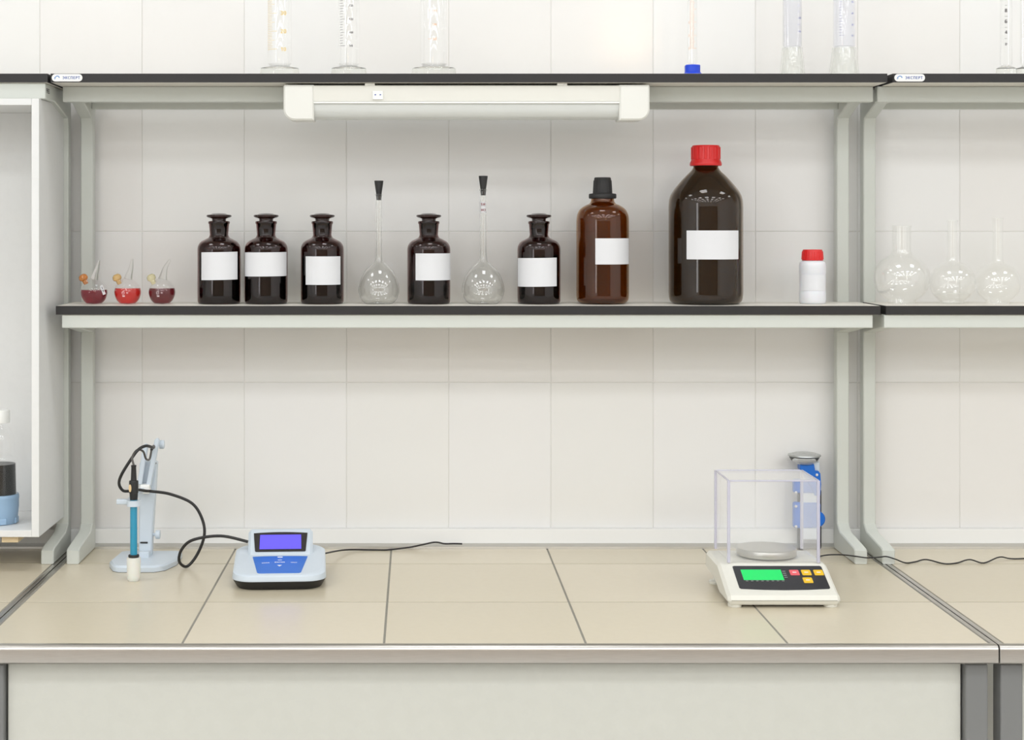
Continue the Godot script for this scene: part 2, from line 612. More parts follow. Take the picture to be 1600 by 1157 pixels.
# ---------------------------------------------------------------- benches
func bench(x0: float, label: String) -> void:
	var x1 := x0 + 1.519
	var cx := (x0 + x1) / 2
	var t := thing("laboratory_bench", label, "bench", Vector3(cx, 0, -2.85), "tiled laboratory benches")
	var o := -t.position
	obj("top_slab", rbox(Vector3(1.515, 0.03, 0.755), 0.001, 1), M.bench_grout, t, o + Vector3(cx, 0.8843, -2.851))
	var rows := [[-3.228, -3.0630], [-3.0585, -2.7512], [-2.7467, -2.4738]]
	var k := 0
	for r in rows:
		var shape := tile_shape((1.519 - 0.019) / 5.0 - 0.0035, r[1] - r[0], 0.002, 0.0002).mesh()
		for c in 5:
			k += 1
			var px: float = x0 + 0.0095 + (1.5 / 5.0) * (c + 0.5)
			obj("tile", shape, M.bench_tile[(k * 7 + int(absf(x0) * 3)) % 3], t, o + Vector3(px, TOP, (r[0] + r[1]) / 2), Vector3(-90, 0, 0))
	var lip := [Vector2(-2.4735, 0.894), Vector2(-2.4735, 0.9002), Vector2(-2.4680, 0.9000), Vector2(-2.4652, 0.8993), Vector2(-2.4630, 0.8977), Vector2(-2.4616, 0.8955), Vector2(-2.461, 0.8930), Vector2(-2.461, 0.8745), Vector2(-2.4625, 0.873), Vector2(-2.475, 0.873), Vector2(-2.475, 0.875), Vector2(-2.464, 0.876), Vector2(-2.464, 0.894)]
	obj("front_edging", prism_x(lip, x0, x1, 0.0004), M.steel, t, o)
	for x in [x0 + 0.004, x1 - 0.004]:
		obj("side_edging", rbox(Vector3(0.008, 0.026, 0.75), 0.001, 1), M.steel, t, o + Vector3(x, 0.8872, -2.85))
	obj("apron", rbox(Vector3(1.43, 0.14, 0.018), 0.002, 1), M.apron, t, o + Vector3(cx, 0.797, -2.505))
	obj("back_panel", rbox(Vector3(1.43, 0.5, 0.018), 0.002, 1), M.apron, t, o + Vector3(cx, 0.6, -3.18))
	for lx in [x0 + 0.025, x1 - 0.025]:
		for lz in [-2.50, -3.19]:
			obj("leg", rbox(Vector3(0.034, 0.867, 0.034), 0.003, 1), M.leg, t, o + Vector3(lx, 0.4335, lz))


# ---------------------------------------------------------------- shelf racks
func name_plate(t: Node3D, at: Vector3) -> void:
	var pl := obj("name_plate", plate(round_rect(0.055, 0.0135, 0.0066), 0.0008), M.white, t, at)
	pl.set_meta("label", "white oval name plate with blue lettering")
	obj("lettering", text("ЭКСПЕРТ", 0.031), M.ink_blue, pl, Vector3(0.0075, 0.0, 0.0009))
	var s := MB.new()
	var p := []
	for k in 9:
		var a := deg_to_rad(200.0 - 190.0 * k / 8)
		p.append(Vector3(-0.0175 + 0.0038 * cos(a), -0.001 + 0.0042 * sin(a), 0.0009))
	s.add(tube(p, 0.0006, 0.0012, 6), Transform3D(Basis(Vector3.RIGHT, Vector3.UP, Vector3.BACK * 0.15), Vector3(0, 0, 0.00075)))
	p = []
	for k in 7:
		var a := deg_to_rad(210.0 - 140.0 * k / 6)
		p.append(Vector3(-0.0195 + 0.0032 * cos(a), -0.0015 + 0.0036 * sin(a), 0.0009))
	s.add(tube(p, 0.0004, 0.0007, 6), Transform3D(Basis(Vector3.RIGHT, Vector3.UP, Vector3.BACK * 0.15), Vector3(0, 0, 0.00075)))
	obj("emblem", s, M.ink_light_blue, pl)


func shelf_board(t: Node3D, called: String, x0: float, x1: float, y1: float, th: float, z0: float, z1: float) -> void:
	var o := -t.position
	var b := obj(called, rbox(Vector3(x1 - x0 - 0.002, th, z1 - z0 - 0.001), 0.0005, 1), M.board, t, o + Vector3((x0 + x1) / 2, y1 - th / 2, (z0 + z1) / 2 - 0.0005))
	b.set_meta("label", "cream laminate shelf board")
	var e := MB.new()
	e.add(rbox(Vector3(x1 - x0, th - 0.0006, 0.0012), 0.0004, 1), Transform3D(Basis(), Vector3(0, 0, (z1 - z0) / 2)))
	for s in [-1.0, 1.0]:
		e.add(rbox(Vector3(0.0012, th - 0.0006, z1 - z0), 0.0004, 1), Transform3D(Basis(), Vector3(s * (x1 - x0) / 2, 0, 0)))
	var eb := obj("edge_band", e, M.edge, b)
	eb.set_meta("label", "black edge band round the shelf board")


# xl: left face of the left upright; beam_z: face of the beam under the top shelf
func rack(xl: float, label: String, full: bool, s0: float, s1: float) -> void:
	var xr := xl + 1.471
	var t := thing("shelf_rack", label, "shelf rack", Vector3(xl + 0.7355, TOP + 0.0005, -3.12), "steel shelf racks on the benches")
	var o := -t.position
	var w := 0.0235
	var fz := -3.06 if full else -2.99
	for x in [xl, xr - w]:
		var side := [Vector2(-3.2105, 0.9005), Vector2(-3.056, 0.9005), Vector2(-3.056, 0.925), Vector2(-3.064, 0.929), Vector2(-3.165, 0.940), Vector2(-3.184, 0.952), Vector2(-3.185, 0.965), Vector2(-3.185, 1.715), Vector2(-3.18, 1.728), Vector2(fz - 0.045, 1.7505), Vector2(fz - 0.004, 1.7505), Vector2(fz - 0.004, 1.7788), Vector2(-3.2105, 1.7788)]
		if not full:
			side[9] = Vector2(-3.07, 1.7505)
		obj("upright", prism_x(side, x, x + w, 0.0018), M.frame, t, o)
		if full:
			var arm := [Vector2(-3.186, 1.318), Vector2(-3.16, 1.321), Vector2(-3.06, 1.3345), Vector2(-3.036, 1.3365), Vector2(-3.036, 1.3598), Vector2(-3.186, 1.3598)]
			obj("shelf_arm", prism_x(arm, x, x + w, 0.0018), M.frame, t, o)
	# beams under the shelves
	obj("top_beam", rbox(Vector3(1.491 if full else 1.470, 0.0285, 0.022), 0.002), M.frame, t, o + Vector3(xl + (0.7375 if full else 0.7355), 1.7645, fz - 0.011))
	obj("rear_beam", rbox(Vector3(1.471 - 2 * w, 0.034, 0.012), 0.0015), M.frame, t, o + Vector3(xl + 0.7355, 1.7618, -3.180))
	shelf_board(t, "top_shelf", s0, s1, SHELF_TOP, 0.0165, -3.186, -2.984)
	if full:
		obj("shelf_beam", rbox(Vector3(1.478, 0.0242, 0.02), 0.002), M.frame, t, o + Vector3(xl + 0.7355, 1.3477, -3.042))
		shelf_board(t, "middle_shelf", s0, s1, SHELF, 0.0168, -3.184, -3.028)
		name_plate(t, o + Vector3(s0 + 0.0295, SHELF_TOP - 0.0079, -2.9833))
	else:
		var mk := obj("pen_mark", text("РИЗ", 0.024), M.ink_dark, t, o + Vector3(xr + 0.0001, 1.7655, -3.008), Vector3(0, 90, 0))
		mk.set_meta("label", "dark pen letters on the arm")


func shelf_lamp() -> void:
	var x0 := -0.238
	var x1 := 0.4197
	var t := thing("fluorescent_lamp", "long white tube lamp, switched off, fixed under the top shelf above the bottles", "lamp", Vector3((x0 + x1) / 2, 1.712, -3.02))
	var o := -t.position
	var ch := [Vector2(-3.052, 1.7745), Vector2(-2.9915, 1.7745), Vector2(-2.9895, 1.7725), Vector2(-2.9895, 1.7465), Vector2(-2.992, 1.7435), Vector2(-3.052, 1.7435)]
	var body := obj("body", prism_x(ch, x0 + 0.054, x1 - 0.054, 0.0003), M.white_warm, t, o)
	var df := [Vector2(-3.050, 1.7435)]
	for k in 11:
		var a := PI * k / 10.0
		df.append(Vector2(-3.021 - 0.0275 * cos(a), 1.7405 - 0.0265 * sin(a)))
	df.append(Vector2(-2.993, 1.7435))
	obj("diffuser", prism_x(df, x0 + 0.054, x1 - 0.054, 0.0003), M.diffuser, t, o)
	var lip := obj("lip", rbox(Vector3(x1 - x0 - 0.108, 0.003, 0.004), 0.001), M.white, body, Vector3((x0 + x1) / 2, 1.7435, -2.990))
	lip.set_meta("label", "thin ledge between body and diffuser")
	for s in [-1.0, 1.0]:
		var cx: float = x0 + 0.0272 if s < 0 else x1 - 0.0272
		# end cap: rounded lower outer corner, seen from the front; drawn out in depth
		var out := []
		out.append(Vector2(-s * 0.0272, 0.0318))
		out.append(Vector2(s * 0.0252, 0.0318))
		out.append(Vector2(s * 0.0272, 0.0298))
		for k in 7:
			var a := PI / 2 * k / 6.0
			out.append(Vector2(s * (0.0272 - 0.02 + 0.02 * cos(a)), -0.0118 - 0.02 * sin(a)))
		out.append(Vector2(-s * 0.0272, -0.0318))
		obj("end_cap", plate(out, 0.063, 0.003), M.cap_white, t, o + Vector3(cx, 1.7435, -3.0505))
	var sw := obj("switch", rbox(Vector3(0.019, 0.0155, 0.005), 0.001), M.white, t, o + Vector3(-0.0685, 1.7565, -2.9885))
	for dx in [-0.0045, 0.0045]:
		obj("switch_mark", rbox(Vector3(0.0028, 0.0022, 0.0008), 0.0003), M.ink_blue, sw, Vector3(dx, 0.0008, 0.0025))
	for x in [-0.083, 0.263]:
		obj("bracket", rbox(Vector3(0.018, 0.0042, 0.05), 0.0008), M.white_warm, t, o + Vector3(x, 1.7766, -3.0165))


# ---------------------------------------------------------------- glassware
func bottle_profile() -> Array:
	var p := [Vector2(0, 0.001), Vector2(0.034, 0.0), Vector2(0.0385, 0.0012), Vector2(0.0401, 0.005), Vector2(0.0403, 0.02), Vector2(0.0403, 0.099)]
	p += curve([Vector2(0.0403, 0.101), Vector2(0.0392, 0.108), Vector2(0.0345, 0.1155), Vector2(0.026, 0.1205), Vector2(0.0195, 0.124), Vector2(0.0172, 0.129)], 4)
	p += [Vector2(0.018, 0.140), Vector2(0.0188, 0.1485), Vector2(0.0198, 0.1495), Vector2(0.0203, 0.1515), Vector2(0.0198, 0.1538), Vector2(0.0185, 0.1545)]
	return p


func reagent_bottle(x: float, label: String, a0: float, a1: float, y0: float, y1: float, level: float, tilt := 0.0) -> void:
	var t := thing("reagent_bottle", label, "bottle", Vector3(x, SHELF, -3.11), "brown ground glass stoppered bottles on the middle shelf")
	obj("body", M.get_or_add("bottle_mesh", vessel(bottle_profile(), 0.0025).mesh()), M.brown, t)
	var c := obj("contents", lathe([Vector2(0, 0.0034), Vector2(0.035, 0.0034), Vector2(0.0371, 0.007), Vector2(0.0372, level), Vector2(0, level)]), M.contents, t)
	c.set_meta("label", "dark filling seen through brown glass")
	var lb := obj("paper_label", sleeve(0.0404, a0 + rad_to_deg(atan2(-x, 3.11)), a1 + rad_to_deg(atan2(-x, 3.11)), y0, y1, 0.0003, tilt), M.paper, t)
	lb.set_meta("label", "blank white paper label")
	var st := [Vector2(0, 0.128), Vector2(0.0125, 0.128), Vector2(0.0152, 0.150), Vector2(0.013, 0.1555), Vector2(0.0135, 0.159), Vector2(0.021, 0.1612), Vector2(0.0232, 0.1628), Vector2(0.0235, 0.1645), Vector2(0.0222, 0.166), Vector2(0.016, 0.1668), Vector2(0.0125, 0.1685), Vector2(0, 0.169)]
	obj("stopper", M.get_or_add("stopper_mesh", lathe(st).mesh()), M.stopper_glass, t)


func volumetric_flask(x: float, top: float, label: String, k: float) -> Node3D:
	var t := thing("volumetric_flask", label, "flask", Vector3(x, SHELF, -3.11), "clear volumetric flasks between the brown bottles")
	var p := [Vector2(0, 0.0025), Vector2(0.024, 0.0)]
	p += curve([Vector2(0.026, 0.0002), Vector2(0.0335, 0.008), Vector2(0.0378, 0.021), Vector2(0.0375, 0.033), Vector2(0.0325, 0.050), Vector2(0.024, 0.0645), Vector2(0.0135, 0.074), Vector2(0.0085, 0.079), Vector2(0.0066, 0.087), Vector2(0.006, 0.1)], 5)
	p += [Vector2(0.0057, top - 0.004), Vector2(0.0066, top - 0.003), Vector2(0.0066, top)]
	for i in p.size():
		p[i] = Vector2(p[i].x * k, p[i].y)
	obj("body", vessel(p, 0.0009), M.clear, t)
	obj("stopper", lathe([Vector2(0, top - 0.012), Vector2(0.0042 * k, top - 0.012), Vector2(0.0052 * k, top + 0.0005), Vector2(0.0085, top + 0.0235), Vector2(0.0081, top + 0.0245), Vector2(0, top + 0.0245)]), M.rubber, t)
	return t


func dropper(x: float, liquid: StandardMaterial3D, knob: StandardMaterial3D, label: String, tip: Array, level: float) -> Node3D:
	var t := thing("dropper_flask", label, "flask", Vector3(x, SHELF, -3.1), "small round dropper flasks with red indicator")
	var p := [Vector2(0, 0.001), Vector2(0.013, 0)]
	p += curve([Vector2(0.0145, 0.0003), Vector2(0.0212, 0.0075), Vector2(0.0252, 0.019), Vector2(0.0245, 0.028), Vector2(0.021, 0.036), Vector2(0.015, 0.0425), Vector2(0.0105, 0.047)], 5)
	var b := lathe(p, 40)
	b.add(tube([Vector3(-0.012, 0.038, 0.004), Vector3(-0.0175, 0.0455, 0.005)], 0.0062, 0.0052, 16, false), Transform3D())
	obj("body", b, M.clear_thin, t)
	obj("spout", tube(curve([Vector3(0.001, 0.046, 0), Vector3(0.003, 0.055, 0), Vector3(0.0065, 0.068, 0), Vector3(tip[0], tip[1], 0)], 5), 0.0085, 0.0018, 20), M.clear, t)
	var q := []
	for e in inside(p, 0.0009):
		q.push_front(Vector2(e.x, e.y))
	var lp := []
	for e in q:
		if e.y < level:
			lp.append(Vector2(e.x, maxf(e.y, 0.0014)))
	lp[0] = Vector2(0, 0.0014)
	lp.append(Vector2(lp[-1].x, level))
	lp.append(Vector2(0, level))
	var l := obj("liquid", lathe(lp, 40), liquid, t)
	l.set_meta("label", "red indicator solution")
	var st := obj("stopper", lathe([Vector2(0, -0.006), Vector2(0.0042, -0.006), Vector2(0.0050, 0.000), Vector2(0.0046, 0.001), Vector2(0.0078, 0.0032), Vector2(0.0088, 0.0065), Vector2(0.0078, 0.0108), Vector2(0.0045, 0.0136), Vector2(0, 0.0142)], 9, 0.95), knob, t, Vector3(-0.0160, 0.0425, 0.0052))
	st.rotation_degrees = Vector3(0, 0, 24)
	return t


func round_flask(x: float, r: float, nr: float, h: float, lip: float, label: String, level := 0.0) -> void:
	var t := thing("boiling_flask", label, "flask", Vector3(x, SHELF, -3.11), "round clear flasks on the neighbouring shelf")
	var cy := r * 0.93
	var p := [Vector2(0, 0.0015), Vector2(r * 0.48, 0)]
	for k in 17:
		var a := lerpf(-0.33 * PI, 0.5 * PI - asin(nr * 1.25 / r), k / 16.0)
		p.append(Vector2(r * cos(a), cy + r * 0.93 * sin(a)))
	var ny: float = p[-1].y
	p += curve([Vector2(nr * 1.1, ny + 0.003), Vector2(nr, ny + 0.009), Vector2(nr, ny + 0.014)], 3)
	p += [Vector2(nr, h - 0.004), Vector2(nr + lip, h - 0.003), Vector2(nr + lip, h)]
	obj("body", vessel(p, 0.0014), M.flask_thin, t)
	if level > 0.0:
		var lp := [Vector2(0, 0.0035), Vector2(r * 0.46, 0.003)]
		for k in 17:
			var a := lerpf(-0.33 * PI, 0.4 * PI, k / 16.0)
			var e := Vector2((r - 0.002) * cos(a), cy + (r - 0.002) * 0.93 * sin(a))
			if e.y < level:
				lp.append(e)
		lp.append(Vector2(lp[-1].x, level))
		lp.append(Vector2(0, level))
		obj("liquid", lathe(lp), M.flask_liquid, t)


func cylinder(x: float, z: float, r: float, h: float, label: String, foot: String, ink: StandardMaterial3D, marks: Array, step: float, a0: float, a1: float) -> Node3D:
	var t := thing("measuring_cylinder", label, "cylinder", Vector3(x, SHELF_TOP, z), "measuring glassware on the top shelf")
	var y0 := 0.012
	if foot == "blue":
		var f := obj("foot", lathe([Vector2(0, 0), Vector2(0.0185, 0), Vector2(0.0185, 0.006), Vector2(0.0152, 0.009), Vector2(0.0152, 0.021), Vector2(0.0142, 0.0225), Vector2(0, 0.0225)], 6, 0.99), M.foot_blue, t)
		f.set_meta("label", "blue plastic six-sided foot")
		y0 = 0.0226
	elif foot == "cone":
		obj("foot", vessel([Vector2(0, 0), Vector2(r * 1.35, 0), Vector2(r * 1.38, 0.004), Vector2(r * 1.08, 0.056), Vector2(r * 0.9, 0.0585)], 0.003), M.foot_clear, t)
		y0 = 0.055
	else:
		obj("foot", lathe([Vector2(0, 0), Vector2(r * 1.62, 0), Vector2(r * 1.66, 0.004), Vector2(r * 1.6, 0.018), Vector2(r * 0.85, 0.0222), Vector2(0, 0.0222)]), M.foot_disc, t)
		y0 = 0.0224
	obj("tube", vessel([Vector2(0, y0), Vector2(r * 0.8, y0), Vector2(r, y0 + 0.004), Vector2(r, h - 0.01), Vector2(r * 1.16, h - 0.002), Vector2(r * 1.16, h)], 0.0012), M.tube_tint if foot == "cone" else M.tube_clear, t)
	var g := MB.new()
	var y: float = marks[0][0]
	var n := 0
	while y < h - 0.03:
		var wide := 1.0 if n % 10 == 0 else (0.8 if n % 5 == 0 else 0.6)
		g.add(sleeve(r, a0, lerpf(a0, a1, wide), y, y + 0.0006, 0.00015), Transform3D())
		y += step
		n += 1
	obj("graduation", g, ink, t).set_meta("label", "printed graduation lines")
	for e in marks:
		var c := deg_to_rad(e[2])
		obj("numeral", text(e[1], e[3]), ink, t, Vector3((r + 0.0003) * sin(c), e[0], (r + 0.0003) * cos(c)), Vector3(0, e[2], 0))
	return t


func glassware() -> void:
	M.flask_thin = pane(Color(0.96, 0.96, 0.92), 0.05)
	M.flask_liquid = pane(Color(0.9, 0.9, 0.87), 0.1)
	M.foot_blue = mat(rgb(18, 66, 206), 0.35)
	M.foot_clear = pane(Color(0.93, 0.935, 0.91), 0.3)
	M.tube_tint = pane(Color(0.86, 0.87, 0.93), 0.12)
	M.tube_clear = pane(Color(0.95, 0.96, 0.95), 0.03)
	M.foot_disc = glass(Color(0.995, 1.0, 0.985), 0.85)
	reagent_bottle(-0.3681, "brown stoppered bottle with square white label, beside a red-filled dropper flask", -53, 57, 0.0455, 0.097, 0.085, 0.0012)
	reagent_bottle(-0.2801, "brown stoppered bottle whose wide white label spans its whole front", -76, 69, 0.052, 0.0965, 0.092, 0.0008)
	reagent_bottle(-0.1752, "brown stoppered bottle standing alone with low white label, next to a clear volumetric flask", -49, 56, 0.0365, 0.089, 0.088)
	reagent_bottle(0.0239, "reddish brown stoppered bottle between the two clear volumetric flasks", -37, 92, 0.0447, 0.0945, 0.043)
	reagent_bottle(0.2297, "brown stoppered bottle with low white label, next to amber screw-cap bottle", -75, 54, 0.033, 0.086, 0.090, 0.0012)
	# amber bottle with black cap
	var t := thing("amber_bottle", "amber glass bottle with tall black dropper cap and white label", "bottle", Vector3(0.3487, SHELF, -3.11))
	var p := [Vector2(0, 0.003), Vector2(0.038, 0.0)]
	p += curve([Vector2(0.041, 0.0004), Vector2(0.0468, 0.005), Vector2(0.049, 0.014), Vector2(0.0492, 0.03)], 3)
	p += [Vector2(0.0492, 0.15)]
	p += curve([Vector2(0.0492, 0.155), Vector2(0.0478, 0.166), Vector2(0.0425, 0.1765), Vector2(0.033, 0.1835), Vector2(0.0255, 0.187), Vector2(0.0222, 0.1905)], 4)
	p += [Vector2(0.0215, 0.193), Vector2(0.0215, 0.202)]
	obj("body", vessel(p, 0.003), M.amber, t)
	var cp := MB.new()
	cp.add(lathe([Vector2(0.0, 0.1965), Vector2(0.0245, 0.1965), Vector2(0.0257, 0.198), Vector2(0.0257, 0.204), Vector2(0.0245, 0.2055), Vector2(0.018, 0.2065), Vector2(0.0178, 0.208), Vector2(0.0172, 0.222), Vector2(0.0155, 0.2345), Vector2(0.0145, 0.236), Vector2(0, 0.236)]), Transform3D())
	for k in 20:
		var a := TAU * k / 20
		cp.add(rbox(Vector3(0.0022, 0.024, 0.0016), 0.0006, 1), Transform3D(Basis(Vector3.UP, a) * Basis(Vector3.RIGHT, -0.06), Vector3(0.0168 * sin(a), 0.2185, 0.0168 * cos(a))))
	obj("cap", cp, M.rubber, t)
	var d := rad_to_deg(atan2(-0.3487, 3.11))
	obj("paper_label", sleeve(0.0493, -15.5 + d, 78 + d, 0.0744, 0.1224), M.paper, t).set_meta("label", "blank white paper label")
	# large brown bottle
	t = thing("winchester_bottle", "largest dark brown glass bottle with red screw cap and white label", "bottle", Vector3(0.5407, SHELF, -3.105))
	p = [Vector2(0, 0.004), Vector2(0.056, 0.0)]
	p += curve([Vector2(0.060, 0.0006), Vector2(0.0665, 0.006), Vector2(0.0688, 0.017), Vector2(0.069, 0.03)], 3)
	p += [Vector2(0.069, 0.175)]
	p += curve([Vector2(0.069, 0.18), Vector2(0.0678, 0.195), Vector2(0.0625, 0.2085), Vector2(0.0505, 0.224), Vector2(0.038, 0.238), Vector2(0.028, 0.2475), Vector2(0.0238, 0.2535), Vector2(0.0228, 0.258)], 4)
	p += [Vector2(0.0225, 0.285)]
	obj("body", vessel(p, 0.0032), M.green_brown, t)
	cp = MB.new()
	cp.add(lathe([Vector2(0.0235, 0.2575), Vector2(0.0288, 0.2575), Vector2(0.0297, 0.2595), Vector2(0.0292, 0.263), Vector2(0.0268, 0.2685), Vector2(0.0264, 0.2705), Vector2(0.0262, 0.2925), Vector2(0.0245, 0.2955), Vector2(0, 0.2962)], 60), Transform3D())
	for k in 18:
		var a := TAU * (k + 0.5) / 18
		cp.add(rbox(Vector3(0.0058, 0.0225, 0.0024), 0.0009, 1), Transform3D(Basis(Vector3.UP, a), Vector3(0.0262 * sin(a), 0.281, 0.0262 * cos(a))))
	obj("cap", cp, M.red, t).set_meta("label", "red ribbed screw cap")
	d = rad_to_deg(atan2(-0.5407, 3.105))
	obj("paper_label", sleeve(0.0691, -30 + d, 58.5 + d, 0.0841, 0.1369), M.paper, t).set_meta("label", "blank white paper label")
	# small white plastic bottle
	t = thing("plastic_bottle", "small white plastic bottle with red cap at the end of the shelf", "bottle", Vector3(0.741, SHELF, -3.11))
	p = [Vector2(0, 0.001), Vector2(0.021, 0.0)]
	p += curve([Vector2(0.0225, 0.0004), Vector2(0.0243, 0.004), Vector2(0.0246, 0.012)], 3)
	p += [Vector2(0.0246, 0.0225), Vector2(0.0241, 0.0238), Vector2(0.0241, 0.0555), Vector2(0.0246, 0.0568), Vector2(0.0246, 0.0695)]
	p += curve([Vector2(0.0246, 0.071), Vector2(0.0236, 0.0765), Vector2(0.0205, 0.0795), Vector2(0.0178, 0.081)], 3)
	p += [Vector2(0.0178, 0.095), Vector2(0, 0.095)]
	obj("body", lathe(p), M.poly, t)
	cp = MB.new()
	cp.add(lathe([Vector2(0.0179, 0.0812), Vector2(0.0196, 0.0812), Vector2(0.0198, 0.083), Vector2(0.0186, 0.0985), Vector2(0.0172, 0.1012), Vector2(0, 0.1016)], 48), Transform3D())
	for k in 24:
		var a := TAU * k / 24
		cp.add(rbox(Vector3(0.0024, 0.0145, 0.0016), 0.0006, 1), Transform3D(Basis(Vector3.UP, a) * Basis(Vector3.RIGHT, -0.07), Vector3(0.0191 * sin(a), 0.0905, 0.0191 * cos(a))))
	obj("cap", cp, M.red, t).set_meta("label", "red ribbed screw cap")
	d = rad_to_deg(atan2(-0.741, 3.11))
	obj("paper_label", sleeve(0.0242, -51 + d, 69 + d, 0.0248, 0.0545), M.paper, t).set_meta("label", "blank white paper label")
	# volumetric flasks
	volumetric_flask(-0.0694, 0.2055, "clear volumetric flask with black rubber stopper and plain neck", 1.0)
	t = volumetric_flask(0.1256, 0.2145, "clear volumetric flask with black stopper and handwritten tape on its neck", 1.04)
	d = rad_to_deg(atan2(-0.1256, 3.11))
	var tape := obj("tape", sleeve(0.0062, -80 + d, 62 + d, 0.170, 0.1905), M.paper, t)
	tape.set_meta("label", "white tape with handwriting")
	obj("handwriting", text("1Н", 0.0078), M.ink_red, tape, Vector3(-0.0008, 0.1855, 0.0068))
	obj("handwriting", text("HCl", 0.0084), M.ink_red, tape, Vector3(-0.0002, 0.1752, 0.0068))
	# dropper flasks
	var dark := glass(rgb(150, 18, 46), 0.75, 0.02, 0.033)
	var bright := glass(rgb(222, 34, 26), 0.6, 0.02, 0.033)
	var wine := glass(rgb(120, 16, 30), 0.75, 0.02, 0.033)
	t = dropper(-0.5997, dark, glass(rgb(226, 150, 78), 0.5, 0.1), "dropper flask of dark red liquid with orange stopper and paper strip", [0.0095, 0.0815], 0.0265)
	var strip := obj("paper_label", plate([Vector2(-0.0032, -0.009), Vector2(0.0032, -0.009), Vector2(0.0032, 0.009), Vector2(-0.0032, 0.009)], 0.0003, 0.00005), M.paper, t, Vector3(0.0192, 0.0265, 0.0162), Vector3(-8, 46, 18))
	strip.set_meta("label", "small paper strip with two digits")
	obj("handwriting", text("2", 0.0026), M.ink_dark, strip, Vector3(0, 0.0042, 0.0004), Vector3(0, 0, 10))
	obj("handwriting", text("0", 0.0028), M.ink_dark, strip, Vector3(0.0002, -0.0018, 0.0004))
	for e in [[-0.5371, bright, glass(rgb(240, 204, 140), 0.6, 0.1), "dropper flask of bright red liquid with pale amber stopper", [0.0085, 0.084], 0.0295], [-0.4733, wine, glass(rgb(248, 240, 200), 0.8, 0.1), "dropper flask of wine red liquid with clear yellowish stopper", [0.015, 0.0825], 0.0295]]:
		t = dropper(e[0], e[1], e[2], e[3], e[4], e[5])
		var c := MB.new()
		var ring := []
		for k in 13:
			ring.append(Vector3(0.0024 * cos(TAU * k / 12), 0.0024 * sin(TAU * k / 12), 0))
		c.add(tube(ring, 0.0003, -1, 5, false), Transform3D())
		var em := obj("emblem", c, M.ink_white, t, Vector3(-0.004, 0.0215, 0.0255), Vector3(0, -8, 0))
		em.set_meta("label", "white printed ring mark")
		obj("print", text("ТС", 0.0038), M.ink_white, t, Vector3(0.0035, 0.0215, 0.0253), Vector3(0, 8, 0))
		obj("print", text("50", 0.0045), M.ink_white, t, Vector3(-0.0035, 0.0155, 0.0243), Vector3(14, -8, 0))
	# flasks on the neighbouring rack
	round_flask(0.9079, 0.0515, 0.0170, 0.146, 0.001, "wide-necked clear round flask, largest of three on the shelf")
	round_flask(1.0024, 0.0430, 0.0093, 0.156, 0.001, "narrow-necked clear round flask with a little clear liquid", 0.021)
	round_flask(1.0873, 0.0420, 0.0095, 0.160, 0.001, "empty narrow-necked clear round flask at the end of three")
	# cylinders on the top shelf
	cylinder(-0.2523, -3.08, 0.0222, 0.30, "wide glass measuring cylinder with yellow graduation above the shelf lamp", "disc", M.ink_yellow, [[0.0515, "10", 22, 0.010], [0.0845, "20", 22, 0.011], [0.118, "30", 22, 0.011], [0.151, "40", 22, 0.011]], 0.0033, -75, -8)
	cylinder(-0.1244, -3.08, 0.0200, 0.30, "glass measuring cylinder with dark numerals and pale red graduation", "disc", M.ink_dark, [[0.058, "50", 14, 0.006], [0.0825, "100", 14, 0.008], [0.107, "150", 14, 0.008], [0.132, "200", 14, 0.008]], 0.0049, -50, -18)
	cylinder(0.0332, -3.08, 0.0250, 0.30, "glass measuring cylinder with sparse orange numerals", "disc", M.ink_orange, [[0.070, "50", 2, 0.007], [0.0965, "100", 2, 0.008], [0.122, "150", 2, 0.008], [0.148, "200", 2, 0.008]], 0.0265, -25, -10)
	cylinder(0.5082, -3.06, 0.0090, 0.26, "slender measuring cylinder on a blue six-sided foot", "blue", M.ink_orange, [[0.052, "1", -50, 0.002], [0.076, "2", -50, 0.0025], [0.100, "3", -50, 0.0025]], 0.0024, -40, 40)
	cylinder(0.6966, -3.08, 0.0170, 0.30, "plain bluish plastic measuring cylinder with few numerals, beside the cloudy-footed one", "cone", M.ink_violet, [[0.085, "20", 40, 0.005], [0.110, "30", 40, 0.005]], 0.0120, 20, 50)
	cylinder(0.7925, -3.08, 0.0200, 0.30, "plastic measuring cylinder with cloudy conical foot and bluish numerals", "cone", M.ink_violet, [[0.077, "20", 32, 0.005], [0.097, "30", 32, 0.005], [0.118, "40", 32, 0.005], [0.139, "50", 32, 0.005]], 0.0052, -40, -15)
	cylinder(1.0922, -3.08, 0.0110, 0.30, "thin measuring cylinder on the neighbouring rack, grey numerals", "disc", M.ink_dark, [[0.062, "2", -20, 0.003], [0.084, "4", -20, 0.0045], [0.104, "6", -20, 0.0045], [0.124, "8", -20, 0.0045]], 0.0102, -30, 0)
	cylinder(1.1320, -3.08, 0.0130, 0.30, "thin measuring cylinder beside the grey-numbered one, close line graduation", "disc", M.ink_dark, [[0.084, "5", 20, 0.003], [0.115, "10", 20, 0.0045]], 0.0112, -50, 20)


